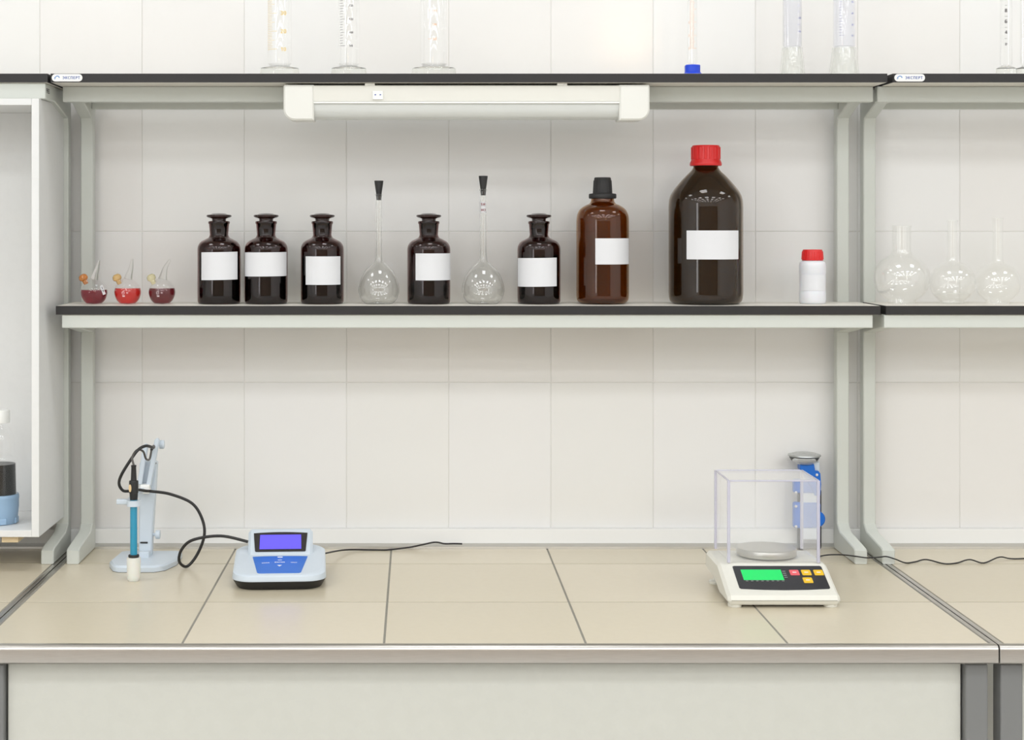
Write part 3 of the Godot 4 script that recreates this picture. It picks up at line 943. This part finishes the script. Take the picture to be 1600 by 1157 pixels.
# ---------------------------------------------------------------- instruments
func electrode() -> void:
	# stand
	var t := thing("electrode_stand", "pale blue plastic electrode stand with angled base and hinged arm", "stand", Vector3(-0.4995, TOP, -3.05))
	var o := -t.position
	var pl := [[-0.545, -2.992], [-0.533, -2.982], [-0.470, -2.982], [-0.452, -2.998], [-0.438, -3.045], [-0.438, -3.118], [-0.446, -3.126], [-0.543, -3.126], [-0.553, -3.118], [-0.558, -3.03]]
	var rings := []
	for e in [[0.9008, 0.0], [0.9085, 0.0], [0.912, 0.003]]:
		var ring := []
		for q in pl:
			var v := Vector3(q[0], e[0], q[1])
			var c := Vector3(-0.4985, e[0], -3.055)
			ring.append(v.lerp(c, e[1] / 0.06))
		rings.append(ring)
	obj("base", loft(rings), M.pale_blue, t, o)
	obj("base_pad", loft([_shrink(rings[0], 0.0, 0.9), _shrink(rings[0], 0.0, 0.9008)]), M.black, t, o)
	# post: broad, slightly leaning, in depth about 22 mm
	var post := plate([Vector2(-0.513, 0.912), Vector2(-0.4895, 0.912), Vector2(-0.4878, 0.95), Vector2(-0.4805, 1.06), Vector2(-0.4795, 1.083), Vector2(-0.4835, 1.086), Vector2(-0.508, 1.086), Vector2(-0.5115, 1.082), Vector2(-0.512, 1.03)], 0.022, 0.002)
	obj("post", post, M.pale_blue, t, o + Vector3(0, 0, -3.099))
	obj("post_foot", rbox(Vector3(0.019, 0.012, 0.03), 0.002), M.pale_blue, t, o + Vector3(-0.5, 0.9165, -3.072))
	obj("slot", rbox(Vector3(0.014, 0.003, 0.004), 0.001), M.black, t, o + Vector3(-0.503, 0.936, -3.0772))
	# hinged arm: two cheeks leaning back to the knob
	for e in [[-0.5095, 1.045, -0.4985, 1.116], [-0.4935, 1.04, -0.4775, 1.126]]:
		var d := Vector2(e[2] - e[0], e[3] - e[1])
		var n := Vector2(d.y, -d.x).normalized() * 0.0045
		var a := Vector2(e[0], e[1])
		var b := Vector2(e[2], e[3])
		obj("arm", plate([a + n, b + n, b + n * 0.4 + d.normalized() * 0.004, b - n * 0.4 + d.normalized() * 0.004, b - n, a - n], 0.012, 0.0015), M.pale_blue, t, o + Vector3(0, 0, -3.076))
	for e in [[-0.5045, 1.083], [-0.4845, 1.083]]:
		obj("slot", rbox(Vector3(0.009, 0.003, 0.004), 0.001), M.black, t, o + Vector3(e[0], e[1], -3.0772))
	for e in [[-0.4805, 1.1165, 0.0], [-0.488, 0.9495, 0.0]]:
		var kn := MB.new()
		kn.add(lathe([Vector2(0, 0), Vector2(0.003, 0), Vector2(0.003, 0.005), Vector2(0.0078, 0.0055), Vector2(0.0082, 0.007), Vector2(0.0082, 0.0125), Vector2(0.0074, 0.0138), Vector2(0, 0.014)], 12, 0.9), Transform3D(Basis(Vector3.BACK, -PI / 2), Vector3.ZERO))
		obj("knob", kn, M.pale_blue, t, o + Vector3(e[0], e[1], -3.085))
	# holder reaching forward to the electrode
	obj("clamp", rbox(Vector3(0.018, 0.017, 0.02), 0.003), M.white, t, o + Vector3(-0.4985, 1.0375, -3.066))
	var hold := MB.new()
	hold.add(rbox(Vector3(0.012, 0.008, 0.14), 0.002), Transform3D(Basis(), Vector3(-0.5045, 1.036, -2.99)))
	hold.add(lathe([Vector2(0.0072, -0.005), Vector2(0.012, -0.005), Vector2(0.012, 0.005), Vector2(0.0072, 0.005)], 24), Transform3D(Basis(), Vector3(-0.4943, 1.036, -2.914)))
	hold.add(rbox(Vector3(0.02, 0.009, 0.012), 0.002), Transform3D(Basis(), Vector3(-0.517, 1.036, -2.93)))
	obj("holder", hold, M.pale_blue, t, o)
	# electrode
	var e := thing("electrode", "turquoise pH electrode with black collar standing in a small white cup", "electrode", Vector3(-0.4943, TOP, -2.914))
	var turq := mat(rgb(0, 142, 178), 0.15)
	turq.clearcoat_enabled = true
	obj("shaft", lathe([Vector2(0, 0.030), Vector2(0.0058, 0.030), Vector2(0.0062, 0.035), Vector2(0.0062, 0.144), Vector2(0, 0.144)], 32), turq, e)
	obj("shaft_ring", lathe([Vector2(0.0061, 0.1335), Vector2(0.0065, 0.134), Vector2(0.0065, 0.1355), Vector2(0.0061, 0.136)], 32), M.key_blue, e)
	var cup := mat(rgb(228, 228, 221), 0.35)
	cup.subsurf_scatter_enabled = true
	cup.subsurf_scatter_strength = 0.25
	obj("cup", lathe([Vector2(0, 0), Vector2(0.009, 0), Vector2(0.0108, 0.0022), Vector2(0.0116, 0.008), Vector2(0.0121, 0.036), Vector2(0.0118, 0.041), Vector2(0.0075, 0.0412), Vector2(0, 0.0412)], 36), cup, e).set_meta("label", "small white plastic storage cup")
	obj("cup_seal", lathe([Vector2(0.006, 0.0412), Vector2(0.0088, 0.0412), Vector2(0.0096, 0.043), Vector2(0.0092, 0.0455), Vector2(0.006, 0.046)], 32), M.rubber, e)
	obj("collar", lathe([Vector2(0, 0.142), Vector2(0.0066, 0.142), Vector2(0.0074, 0.152), Vector2(0.0074, 0.1535), Vector2(0.0082, 0.154), Vector2(0.0082, 0.1735), Vector2(0.0076, 0.1755), Vector2(0, 0.176)], 32), M.black, e)
	obj("boot", lathe([Vector2(0, 0.175), Vector2(0.0052, 0.175), Vector2(0.0042, 0.1995), Vector2(0.0046, 0.2), Vector2(0.0046, 0.2025), Vector2(0, 0.203)], 24), M.rubber, e)
	var oval := []
	for k in 20:
		oval.append(Vector2(0.0034 * cos(TAU * k / 20), 0.0068 * sin(TAU * k / 20)))
	obj("sticker", plate(oval, 0.0004, 0.0001), mat(rgb(232, 204, 158), 0.6), e, Vector3(-0.0052, 0.163, 0.0066), Vector3(0, -38, 0)).set_meta("label", "cream oval sticker")
	var eo := -e.position
	var grey := mat(rgb(84, 80, 76), 0.5)
	obj("lead", tube(curve([Vector3(-0.4943, 1.1025, -2.914), Vector3(-0.4978, 1.116, -2.92), Vector3(-0.4935, 1.125, -2.945), Vector3(-0.487, 1.119, -2.97), Vector3(-0.4845, 1.104, -2.985), Vector3(-0.4835, 1.0985, -3.02), Vector3(-0.4865, 1.11, -3.06)], 8), 0.0019), grey, e, eo).set_meta("label", "grey lead over the arm")
	obj("cable", tube(curve([Vector3(-0.4865, 1.11, -3.06), Vector3(-0.4795, 1.119, -3.04), Vector3(-0.4715, 1.124, -2.985), Vector3(-0.479, 1.1315, -2.95), Vector3(-0.4905, 1.126, -2.935), Vector3(-0.5035, 1.108, -2.93), Vector3(-0.5184, 1.0836, -2.93), Vector3(-0.5255, 1.0655, -2.945), Vector3(-0.5215, 1.051, -2.96), Vector3(-0.512, 1.0475, -2.975), Vector3(-0.500, 1.0465, -2.995), Vector3(-0.490, 1.041, -3.018), Vector3(-0.4811, 1.0382, -3.03), Vector3(-0.4472, 1.0331, -3.03), Vector3(-0.4079, 1.0164, -3.03), Vector3(-0.3892, 0.9873, -3.03), Vector3(-0.3852, 0.9577, -3.026), Vector3(-0.3985, 0.923, -3.026), Vector3(-0.416, 0.9035, -3.02), Vector3(-0.4269, 0.917, -3.0), Vector3(-0.4209, 0.9402, -2.99), Vector3(-0.3995, 0.9584, -2.985), Vector3(-0.3496, 0.9662, -2.98), Vector3(-0.3005, 0.9568, -2.975)], 8), 0.0027), M.cable, e, eo).set_meta("label", "black cable looping to the meter")


func _shrink(ring: Array, by: float, y: float) -> Array:
	var r := []
	for v in ring:
		r.append(Vector3(v.x * (1 - by), y, v.z))
	return r


func meter() -> void:
	var t := thing("ph_meter", "pale blue bench pH meter with violet screen and blue keypad", "meter", Vector3(-0.239, TOP, -2.925), "", 3.5)
	# black base tray
	var rings := []
	for e in [[0.0, 0.142, 0.166, 0.032], [0.002, 0.146, 0.173, 0.034], [0.013, 0.158, 0.186, 0.036], [0.0155, 0.160, 0.187, 0.037]]:
		var ring := []
		for q in round_rect(e[1], e[2], e[3], 8):
			ring.append(Vector3(q.x, e[0], -q.y))
		rings.append(ring)
	obj("base", loft(rings), M.black, t)
	# shell: upper face rises to the back
	rings = []
	for e in [[0.0157, 0.161, 0.188, 0.0], [0.0185, 0.161, 0.188, 0.15], [0.0245, 0.159, 0.186, 1.0], [0.0265, 0.154, 0.181, 1.0], [0.0275, 0.146, 0.173, 1.0]]:
		var ring := []
		for q in round_rect(e[1], e[2], 0.036, 8):
			var z: float = -q.y
			ring.append(Vector3(q.x, e[0] + e[3] * (0.085 - z) * 0.105, z))
		rings.append(ring)
	obj("shell", loft(rings), M.pale_blue, t)
	# display housing
	var hs := obj("display_housing", prism_x([Vector2(0.0, 0.028), Vector2(-0.022, 0.0385), Vector2(-0.066, 0.0735), Vector2(-0.072, 0.075), Vector2(-0.080, 0.0745), Vector2(-0.092, 0.035), Vector2(-0.085, 0.03)], -0.0575, 0.0575, 0.005), M.pale_blue, t)
	# the screen face lies between (-0.022, 0.0385) and (-0.066, 0.0735)
	var tilt := -rad_to_deg(atan2(0.044, 0.035))
	var bz := []
	for k in 9:
		var u := lerpf(0.048, -0.048, k / 8.0)
		bz.append(Vector2(u, 0.0212 + 0.0022 * (1.0 - pow(u / 0.048, 2))))
	bz += [Vector2(-0.0448, -0.0205), Vector2(-0.0425, -0.0215), Vector2(0.0425, -0.0215), Vector2(0.0448, -0.0205)]
	var bezel := obj("bezel", plate(bz, 0.0012, 0.0004), mat(rgb(46, 42, 42), 0.25), hs, Vector3(0, 0.0568, -0.0442), Vector3(tilt, 0, 0))
	bezel.set_meta("label", "black screen frame")
	var glow := mat(rgb(60, 50, 160), 0.25)
	glow.emission_enabled = true
	glow.emission = rgb(112, 100, 255)
	glow.emission_energy_multiplier = 0.8
	M.meter_glow = glow
	var sc := obj("screen", plate([Vector2(-0.037, -0.0165), Vector2(0.037, -0.0165), Vector2(0.0365, 0.0165), Vector2(-0.0365, 0.0165)], 0.0006, 0.0002), glow, t, Vector3(0, 0.0568, -0.0442) + Basis(Vector3.RIGHT, deg_to_rad(tilt)) * Vector3(0, 0, 0.0012), Vector3(tilt, 0, 0))
	sc.set_meta("label", "lit violet blue screen")
	var l := AreaLight3D.new()
	l.name = "screen_light"
	l.area_size = Vector2(0.07, 0.03)
	l.light_energy = 0.0006
	l.light_color = rgb(112, 100, 255)
	l.shadow_enabled = true
	l.area_range = 3.0
	l.rotation_degrees.x = 0
	sc.add_child(l, true)
	l.rotation_degrees.y = 180
	l.position = Vector3(0, 0, 0.002)
	# keypad on the sloping face
	var slope := rad_to_deg(atan(0.105))
	var kp := []
	for k in 9:
		var u := lerpf(0.0485, -0.0485, k / 8.0)
		kp.append(Vector2(u, 0.0455 + 0.0025 * (1.0 - pow(u / 0.0485, 2))))
	kp += [Vector2(-0.0375, -0.0445), Vector2(-0.0345, -0.0485), Vector2(0.0345, -0.0485), Vector2(0.0375, -0.0445)]
	var pad := obj("keypad", plate(kp, 0.0009, 0.0003), M.key_blue, t, Vector3(0, 0.0275 + (0.085 - 0.034) * 0.105 - 0.0002, 0.034), Vector3(-90 + slope, 0, 0))
	pad.set_meta("label", "blue membrane keypad with white legends")
	obj("legend", text("ENTER", 0.018), M.ink_white, pad, Vector3(0, 0.0115, 0.001))
	obj("legend", text("MODE", 0.013), M.ink_white, pad, Vector3(-0.0245, 0.0085, 0.001), Vector3(0, 0, 10))
	obj("legend", text("UNIT", 0.011), M.ink_white, pad, Vector3(0.0245, 0.009, 0.001), Vector3(0, 0, -10))
	var ar := MB.new()
	ar.add(plate([Vector2(-0.0042, -0.0045), Vector2(0, -0.0125), Vector2(0.0042, -0.0045)], 0.0003, 0.00005), Transform3D(Basis(), Vector3(0, 0, 0.0008)))
	ar.add(plate([Vector2(-0.0035, 0.0235), Vector2(0.0035, 0.0235), Vector2(0.0035, 0.0258), Vector2(-0.0035, 0.0258)], 0.0003, 0.00005), Transform3D(Basis(), Vector3(0, 0, 0.0008)))
	var ring := []
	for k in 13:
		ring.append(Vector3(0.0026 * cos(TAU * k / 12), 0.0405 + 0.003 * sin(TAU * k / 12), 0.0009))
	ar.add(tube(ring, 0.0006, -1, 5, false), Transform3D())
	for s in [-1.0, 1.0]:
		ar.add(plate([Vector2(s * 0.0035 - 0.001, 0.039), Vector2(s * 0.0035 + 0.001, 0.039), Vector2(s * 0.0035 + 0.001, 0.043), Vector2(s * 0.0035 - 0.001, 0.043)], 0.0003, 0.00005), Transform3D(Basis(), Vector3(0, 0, 0.0008)))
	obj("key_symbols", ar, M.ink_white, pad)
	# mains lead
	var c := thing("power_lead", "thin black lead running from the pH meter to the back upstand", "cable", Vector3(-0.04, TOP, -3.15))
	obj("wire", tube(curve([Vector3(-0.185, 0.925, -3.0), Vector3(-0.165, 0.918, -3.07), Vector3(-0.134, 0.9055, -3.165), Vector3(-0.0858, 0.9017, -3.185), Vector3(-0.0551, 0.9017, -3.185), Vector3(-0.0123, 0.9045, -3.196), Vector3(0.013, 0.909, -3.1995), Vector3(0.037, 0.9135, -3.2), Vector3(0.055, 0.9105, -3.2), Vector3(0.072, 0.9108, -3.2), Vector3(0.0888, 0.9102, -3.2005)], 6), 0.0016), M.cable, c, -c.position)


func balance() -> void:
	var t := thing("balance", "white laboratory balance with green display inside clear draught shield", "balance", Vector3(0.5985, TOP, -2.81))
	var pr := [Vector2(0.104, 0.005), Vector2(0.107, 0.009), Vector2(0.108, 0.0125), Vector2(0.1045, 0.0205), Vector2(0.099, 0.0225), Vector2(0.090, 0.0245), Vector2(0.018, 0.0513), Vector2(0.009, 0.054), Vector2(-0.098, 0.054), Vector2(-0.104, 0.050), Vector2(-0.106, 0.030), Vector2(-0.100, 0.0225), Vector2(-0.03, 0.020), Vector2(0.0, 0.014), Vector2(0.02, 0.0075), Vector2(0.03, 0.005)]
	obj("body", prism_x(pr, -0.0915, 0.0915, 0.005), M.balance, t)
	var gr := prism_x([Vector2(0.1065, 0.0118), Vector2(0.1088, 0.0122), Vector2(0.1088, 0.0128), Vector2(0.1065, 0.0132)], -0.086, 0.086, 0.0002)
	obj("seam", gr, mat(rgb(150, 146, 134), 0.6), t)
	for x in [-0.078, 0.078]:
		for z in [0.092, -0.082]:
			var h := 0.006 if z > 0 else 0.024
			obj("foot", lathe([Vector2(0, 0), Vector2(0.011, 0), Vector2(0.0115, 0.001), Vector2(0.0115, 0.0045), Vector2(0.0105, 0.0055), Vector2(0.004, 0.0058), Vector2(0.004, h), Vector2(0, h)], 24), M.balance, t, Vector3(x, 0, z))
	# sloping panel: local y runs up the slope
	var a := rad_to_deg(atan2(0.0268, 0.072))
	var pp := Vector3(0.006, 0.0379, 0.054)
	var pan := obj("panel", plate([Vector2(-0.072, 0.0365), Vector2(-0.0745, 0.034), Vector2(-0.0745, -0.030), Vector2(-0.072, -0.033), Vector2(-0.036, -0.0358), Vector2(0, -0.0368), Vector2(0.036, -0.0358), Vector2(0.072, -0.033), Vector2(0.0745, -0.030), Vector2(0.0745, 0.034), Vector2(0.072, 0.0365)], 0.0008, 0.0003), mat(rgb(40, 40, 46), 0.35), t, pp, Vector3(-90 + a, 0, 0))
	pan.set_meta("label", "black control panel")
	var glow := mat(rgb(10, 120, 60), 0.3)
	glow.emission_enabled = true
	glow.emission = rgb(0, 236, 110)
	glow.emission_energy_multiplier = 0.75
	M.balance_glow = glow
	var sc := obj("display_screen", plate([Vector2(-0.0335, -0.0158), Vector2(0.0335, -0.0158), Vector2(0.0335, 0.0158), Vector2(-0.0335, 0.0158)], 0.0006, 0.0002), glow, pan, Vector3(-0.0293, 0.0085, 0.0006))
	sc.set_meta("label", "bright green lit display")
	var l := AreaLight3D.new()
	l.name = "display_light"
	l.area_size = Vector2(0.064, 0.03)
	l.light_energy = 0.0006
	l.light_color = rgb(0, 236, 110)
	l.shadow_enabled = true
	l.area_range = 3.0
	sc.add_child(l, true)
	l.rotation_degrees.y = 180
	l.position = Vector3(0, 0, 0.002)
	var yel := mat(rgb(236, 190, 36), 0.4)
	for e in [[0.0253, 0.0148, mat(rgb(228, 96, 104), 0.4), "red button"], [0.045, 0.0148, yel, "yellow button"], [0.0655, 0.0148, yel, "yellow button"], [0.0427, -0.0085, yel, "yellow button"]]:
		var bt := obj("button", plate(round_rect(0.0155, 0.0162, 0.0015, 2), 0.0012, 0.0004), e[2], pan, Vector3(e[0], e[1], 0.0006))
		bt.set_meta("label", e[3])
		obj("button_legend", rbox(Vector3(0.0065, 0.0026, 0.0003), 0.0001, 1), M.paper, bt, Vector3(0, 0, 0.0012))
	var lg := MB.new()
	for k in 4:
		lg.add(rbox(Vector3(0.0052, 0.0012, 0.0003), 0.0001, 1), Transform3D(Basis(), Vector3(0.0085, 0.0195 - 0.0062 * k, 0.0009)))
	for k in 8:
		lg.add(rbox(Vector3(0.004, 0.0011, 0.0003), 0.0001, 1), Transform3D(Basis(), Vector3(-0.058 + 0.0085 * k, -0.0098, 0.0009)))
	obj("legend_marks", lg, mat(rgb(176, 178, 176), 0.6), pan).set_meta("label", "small grey printed legends")
	# weighing pan
	var weigh := lathe([Vector2(0, 0.0545), Vector2(0.018, 0.0545), Vector2(0.018, 0.0568), Vector2(0.0485, 0.0568), Vector2(0.0505, 0.0575), Vector2(0.051, 0.059), Vector2(0.051, 0.0685), Vector2(0.0502, 0.0695), Vector2(0.0485, 0.0698), Vector2(0, 0.0698)], 64)
	obj("weighing_pan", weigh, M.pan_steel, t, Vector3(0.0035, 0, -0.049)).set_meta("label", "round brushed steel weighing pan")
	# draught shield: x -0.073 .. 0.079, z -0.11 .. 0.01, y 0.0545 .. 0.193
	var s := Node3D.new()
	s.name = "draught_shield"
	t.add_child(s, true)
	s.set_meta("label", "clear acrylic draught shield")
	var cx := 0.003
	var cy := 0.124
	var cz := -0.05
	for e in [[Vector3(0.146, 0.135, 0.002), Vector3(cx, cy, cz + 0.0595)], [Vector3(0.146, 0.135, 0.002), Vector3(cx, cy, cz - 0.0595)], [Vector3(0.002, 0.135, 0.116), Vector3(cx - 0.075, cy, cz)], [Vector3(0.002, 0.135, 0.116), Vector3(cx + 0.075, cy, cz)], [Vector3(0.148, 0.002, 0.118), Vector3(cx, 0.192, cz)]]:
		obj("pane", rbox(e[0], 0.0003, 1), M.acrylic, s, e[1])
	var ed := MB.new()
	for sx in [-1.0, 1.0]:
		for sz in [-1.0, 1.0]:
			ed.add(rbox(Vector3(0.005, 0.138, 0.004), 0.0006, 1), Transform3D(Basis(), Vector3(cx + sx * 0.0755, cy - 0.0002, cz + sz * 0.0605)))
	for sz in [-1.0, 1.0]:
		ed.add(rbox(Vector3(0.146, 0.0025, 0.003), 0.0006, 1), Transform3D(Basis(), Vector3(cx, 0.1925, cz + sz * 0.0605)))
	for sx in [-1.0, 1.0]:
		ed.add(rbox(Vector3(0.003, 0.0025, 0.117), 0.0006, 1), Transform3D(Basis(), Vector3(cx + sx * 0.0755, 0.1925, cz)))
	obj("pane_edge", ed, M.acrylic_edge, s).set_meta("label", "milky glued edges of the acrylic panes")
	# lead
	var c := thing("balance_lead", "thin black wavy lead running from behind the balance past the rack feet", "cable", Vector3(0.95, TOP, -3.08))
	obj("wire", tube(curve([Vector3(0.66, 0.925, -2.917), Vector3(0.69, 0.904, -2.98), Vector3(0.7344, 0.9015, -3.09), Vector3(0.765, 0.9037, -3.12), Vector3(0.786, 0.911, -3.09), Vector3(0.803, 0.916, -3.052), Vector3(0.8255, 0.9142, -3.045), Vector3(0.8477, 0.9153, -3.045), Vector3(0.8606, 0.9165, -3.045), Vector3(0.8769, 0.9118, -3.045), Vector3(0.8985, 0.903, -3.055), Vector3(0.921, 0.9018, -3.07), Vector3(0.9445, 0.904, -3.08), Vector3(0.9694, 0.9015, -3.055), Vector3(0.9945, 0.9018, -3.06), Vector3(1.0247, 0.904, -3.08), Vector3(1.0439, 0.9018, -3.06), Vector3(1.0874, 0.9047, -3.1), Vector3(1.1148, 0.9015, -3.1), Vector3(1.2, 0.9025, -3.11), Vector3(1.35, 0.9015, -3.1)], 6), 0.0013, -1, 8), M.cable, c, -c.position)


func hand_pump() -> void:
	var t := thing("blue_hand_tool", "blue and black handheld device with clear round top standing behind the balance", "tool", Vector3(0.75, TOP, -3.185))
	var o := -t.position
	obj("grip", rbox(Vector3(0.046, 0.118, 0.014), 0.006), M.black, t, o + Vector3(0.7545, 0.9595, -3.193))
	for e in [[0.968, 0.05], [1.0235, 0.027]]:
		obj("side_plate", rbox(Vector3(0.052, e[1], 0.018), 0.005), M.blue, t, o + Vector3(0.7485, e[0], -3.19))
	obj("spine", rbox(Vector3(0.036, 0.15, 0.012), 0.004), M.pale_blue, t, o + Vector3(0.7555, 0.9955, -3.19))
	var kn := plate(_disc(0.0155), 0.02, 0.002)
	obj("dial", kn, M.blue, t, o + Vector3(0.7672, 0.957 + 0.004, -3.2))
	obj("head", plate([Vector2(0.7335, 1.057), Vector2(0.7335, 1.0665), Vector2(0.7605, 1.0665), Vector2(0.7625, 1.0545), Vector2(0.769, 1.0535), Vector2(0.7725, 1.049), Vector2(0.774, 1.028), Vector2(0.7725, 1.0065), Vector2(0.7625, 1.0065), Vector2(0.745, 1.04)], 0.022, 0.001), M.blue, t, o + Vector3(0, 0, -3.2))
	for e in [[0.7260, 0.9475], [0.7260, 0.986], [0.7260, 1.0125], [0.7655, 1.0465]]:
		var z := -3.1795 if e[0] < 0.75 else -3.178
		obj("rivet", lathe([Vector2(0, 0), Vector2(0.0026, 0), Vector2(0.0024, 0.0014), Vector2(0, 0.0018)], 16), M.steel_bright, t, o + Vector3(e[0], e[1], z), Vector3(90, 0, 0))
	obj("clear_dome", lathe([Vector2(0, 0), Vector2(0.018, 0.0), Vector2(0.026, 0.007), Vector2(0.029, 0.0125), Vector2(0, 0.0128)], 40), M.clear, t, o + Vector3(0.7445, 1.0665, -3.19))
	obj("top_disc", lathe([Vector2(0, 0), Vector2(0.0285, 0.0), Vector2(0.0315, 0.0022), Vector2(0.0308, 0.0045), Vector2(0.02, 0.0075), Vector2(0, 0.0082)], 40), mat(rgb(176, 178, 176), 0.2, 0.5), t, o + Vector3(0.7445, 1.0794, -3.19))


func _disc(r: float) -> Array:
	var p := []
	for k in 28:
		p.append(Vector2(r * cos(TAU * k / 28), r * sin(TAU * k / 28)))
	return p


# ---------------------------------------------------------------- cabinet at the end
func cabinet() -> void:
	var x1 := -0.674
	var x0 := -1.30
	var y0 := 0.965
	var y1 := 1.7500
	var zf := -2.975
	var zb := -3.1845
	var th := 0.0135
	var t := thing("wall_cabinet", "white open-fronted cabinet hung under the neighbouring rack", "cabinet", Vector3((x0 + x1) / 2, y0, -3.08))
	var o := -t.position
	for x in [x0 + th / 2, x1 - th / 2]:
		obj("side_panel", rbox(Vector3(th, y1 - y0, zf - zb), 0.0008, 1), M.melamine, t, o + Vector3(x, (y0 + y1) / 2, (zf + zb) / 2))
	for y in [y0 + 0.006, y1 - 0.006]:
		obj("bottom_panel" if y < 1.2 else "top_panel", rbox(Vector3(x1 - x0 - 2 * th, 0.012, zf - zb), 0.0008, 1), M.melamine, t, o + Vector3((x0 + x1) / 2, y, (zf + zb) / 2))
	obj("back_panel", rbox(Vector3(x1 - x0 - 2 * th, y1 - y0 - 0.024, 0.006), 0.0008, 1), M.melamine, t, o + Vector3((x0 + x1) / 2, (y0 + y1) / 2, zb + 0.003))
	obj("batten", rbox(Vector3(0.03, 0.0115, 0.09), 0.001, 1), M.wood, t, o + Vector3(-0.7285, y0 - 0.0058, -3.03)).set_meta("label", "short pale wooden batten")
	# bottle
	var b := thing("ink_bottle", "clear plastic bottle of black liquid with white cap and blue base", "bottle", Vector3(-0.762, y0 + 0.0122, -3.05))
	var base := MB.new()
	base.add(lathe([Vector2(0, 0.002), Vector2(0.020, 0.002), Vector2(0.0285, 0.0), Vector2(0.0305, 0.002), Vector2(0.0335, 0.03), Vector2(0.0335, 0.045), Vector2(0.034, 0.0465), Vector2(0.034, 0.0495), Vector2(0.033, 0.0535), Vector2(0, 0.0535)], 48), Transform3D())
	for k in 5:
		var a := TAU * k / 5 + 0.3
		base.add(rbox(Vector3(0.02, 0.012, 0.006), 0.002, 1), Transform3D(Basis(Vector3.UP, a), Vector3(0.029 * sin(a), 0.0065, 0.029 * cos(a))))
	obj("base", base, mat(rgb(150, 180, 208), 0.35), b).set_meta("label", "pale blue base cup")
	obj("liquid", lathe([Vector2(0, 0.054), Vector2(0.0285, 0.054), Vector2(0.0272, 0.109), Vector2(0, 0.109)], 48), mat(rgb(8, 8, 9), 0.3), b).set_meta("label", "black liquid")
	var p := [Vector2(0, 0.0536), Vector2(0.030, 0.0536), Vector2(0.0288, 0.112), Vector2(0.0318, 0.1145), Vector2(0.0318, 0.1165), Vector2(0.0275, 0.119)]
	p += curve([Vector2(0.0262, 0.124), Vector2(0.0255, 0.145), Vector2(0.0235, 0.160), Vector2(0.0165, 0.174), Vector2(0.0125, 0.180), Vector2(0.0125, 0.186)], 4)
	obj("body", lathe(p), M.clear_thin, b)
	obj("cap", lathe([Vector2(0, 0.1845), Vector2(0.0168, 0.1845), Vector2(0.0172, 0.186), Vector2(0.0172, 0.2055), Vector2(0.016, 0.2075), Vector2(0, 0.208)], 40), M.white, b)


func camera_and_light() -> void:
	var cam := Camera3D.new()
	cam.name = "camera"
	cam.projection = Camera3D.PROJECTION_FRUSTUM
	cam.near = 0.1
	cam.far = 60.0
	cam.size = 0.1 * 1157.0 / 2600.0
	cam.frustum_offset = Vector2(0.1 * 150.0 / 2600.0, -0.1 * 221.5 / 2600.0)
	add_child(cam)
	cam.position = Vector3(0, EYE, 0)
	cam.current = true
	var e := Environment.new()
	e.background_mode = Environment.BG_COLOR
	e.background_color = Color(0, 0, 0)
	e.tonemap_mode = Environment.TONE_MAPPER_LINEAR
	e.tonemap_exposure = 1.0
	e.sdfgi_enabled = true
	e.ssao_enabled = true
	e.ssil_enabled = true
	var w := WorldEnvironment.new()
	w.name = "environment"
	w.environment = e
	add_child(w)


func _ready() -> void:
	camera_and_light()
	materials()
	room()
	cupboards()
	bench(-0.657, "tiled bench with steel edging that carries the pH meter and the balance")
	bench(-0.657 - 1.521, "tiled bench under the white open cabinet")
	bench(-0.657 + 1.521, "tiled bench under the rack with the round clear flasks")
	rack(-0.642, "pale grey steel shelf rack that holds the brown bottles", true, -0.655, 0.845)
	rack(-0.642 + 1.4985, "pale grey steel shelf rack that holds the round clear flasks", true, -0.655 + 1.5105, 0.845 + 1.5105)
	rack(-0.642 - 1.4945, "pale grey steel shelf rack that carries the white cabinet", false, -0.661 - 1.5, -0.661)
	shelf_lamp()
	cabinet()
	glassware()
	electrode()
	meter()
	balance()
	hand_pump()
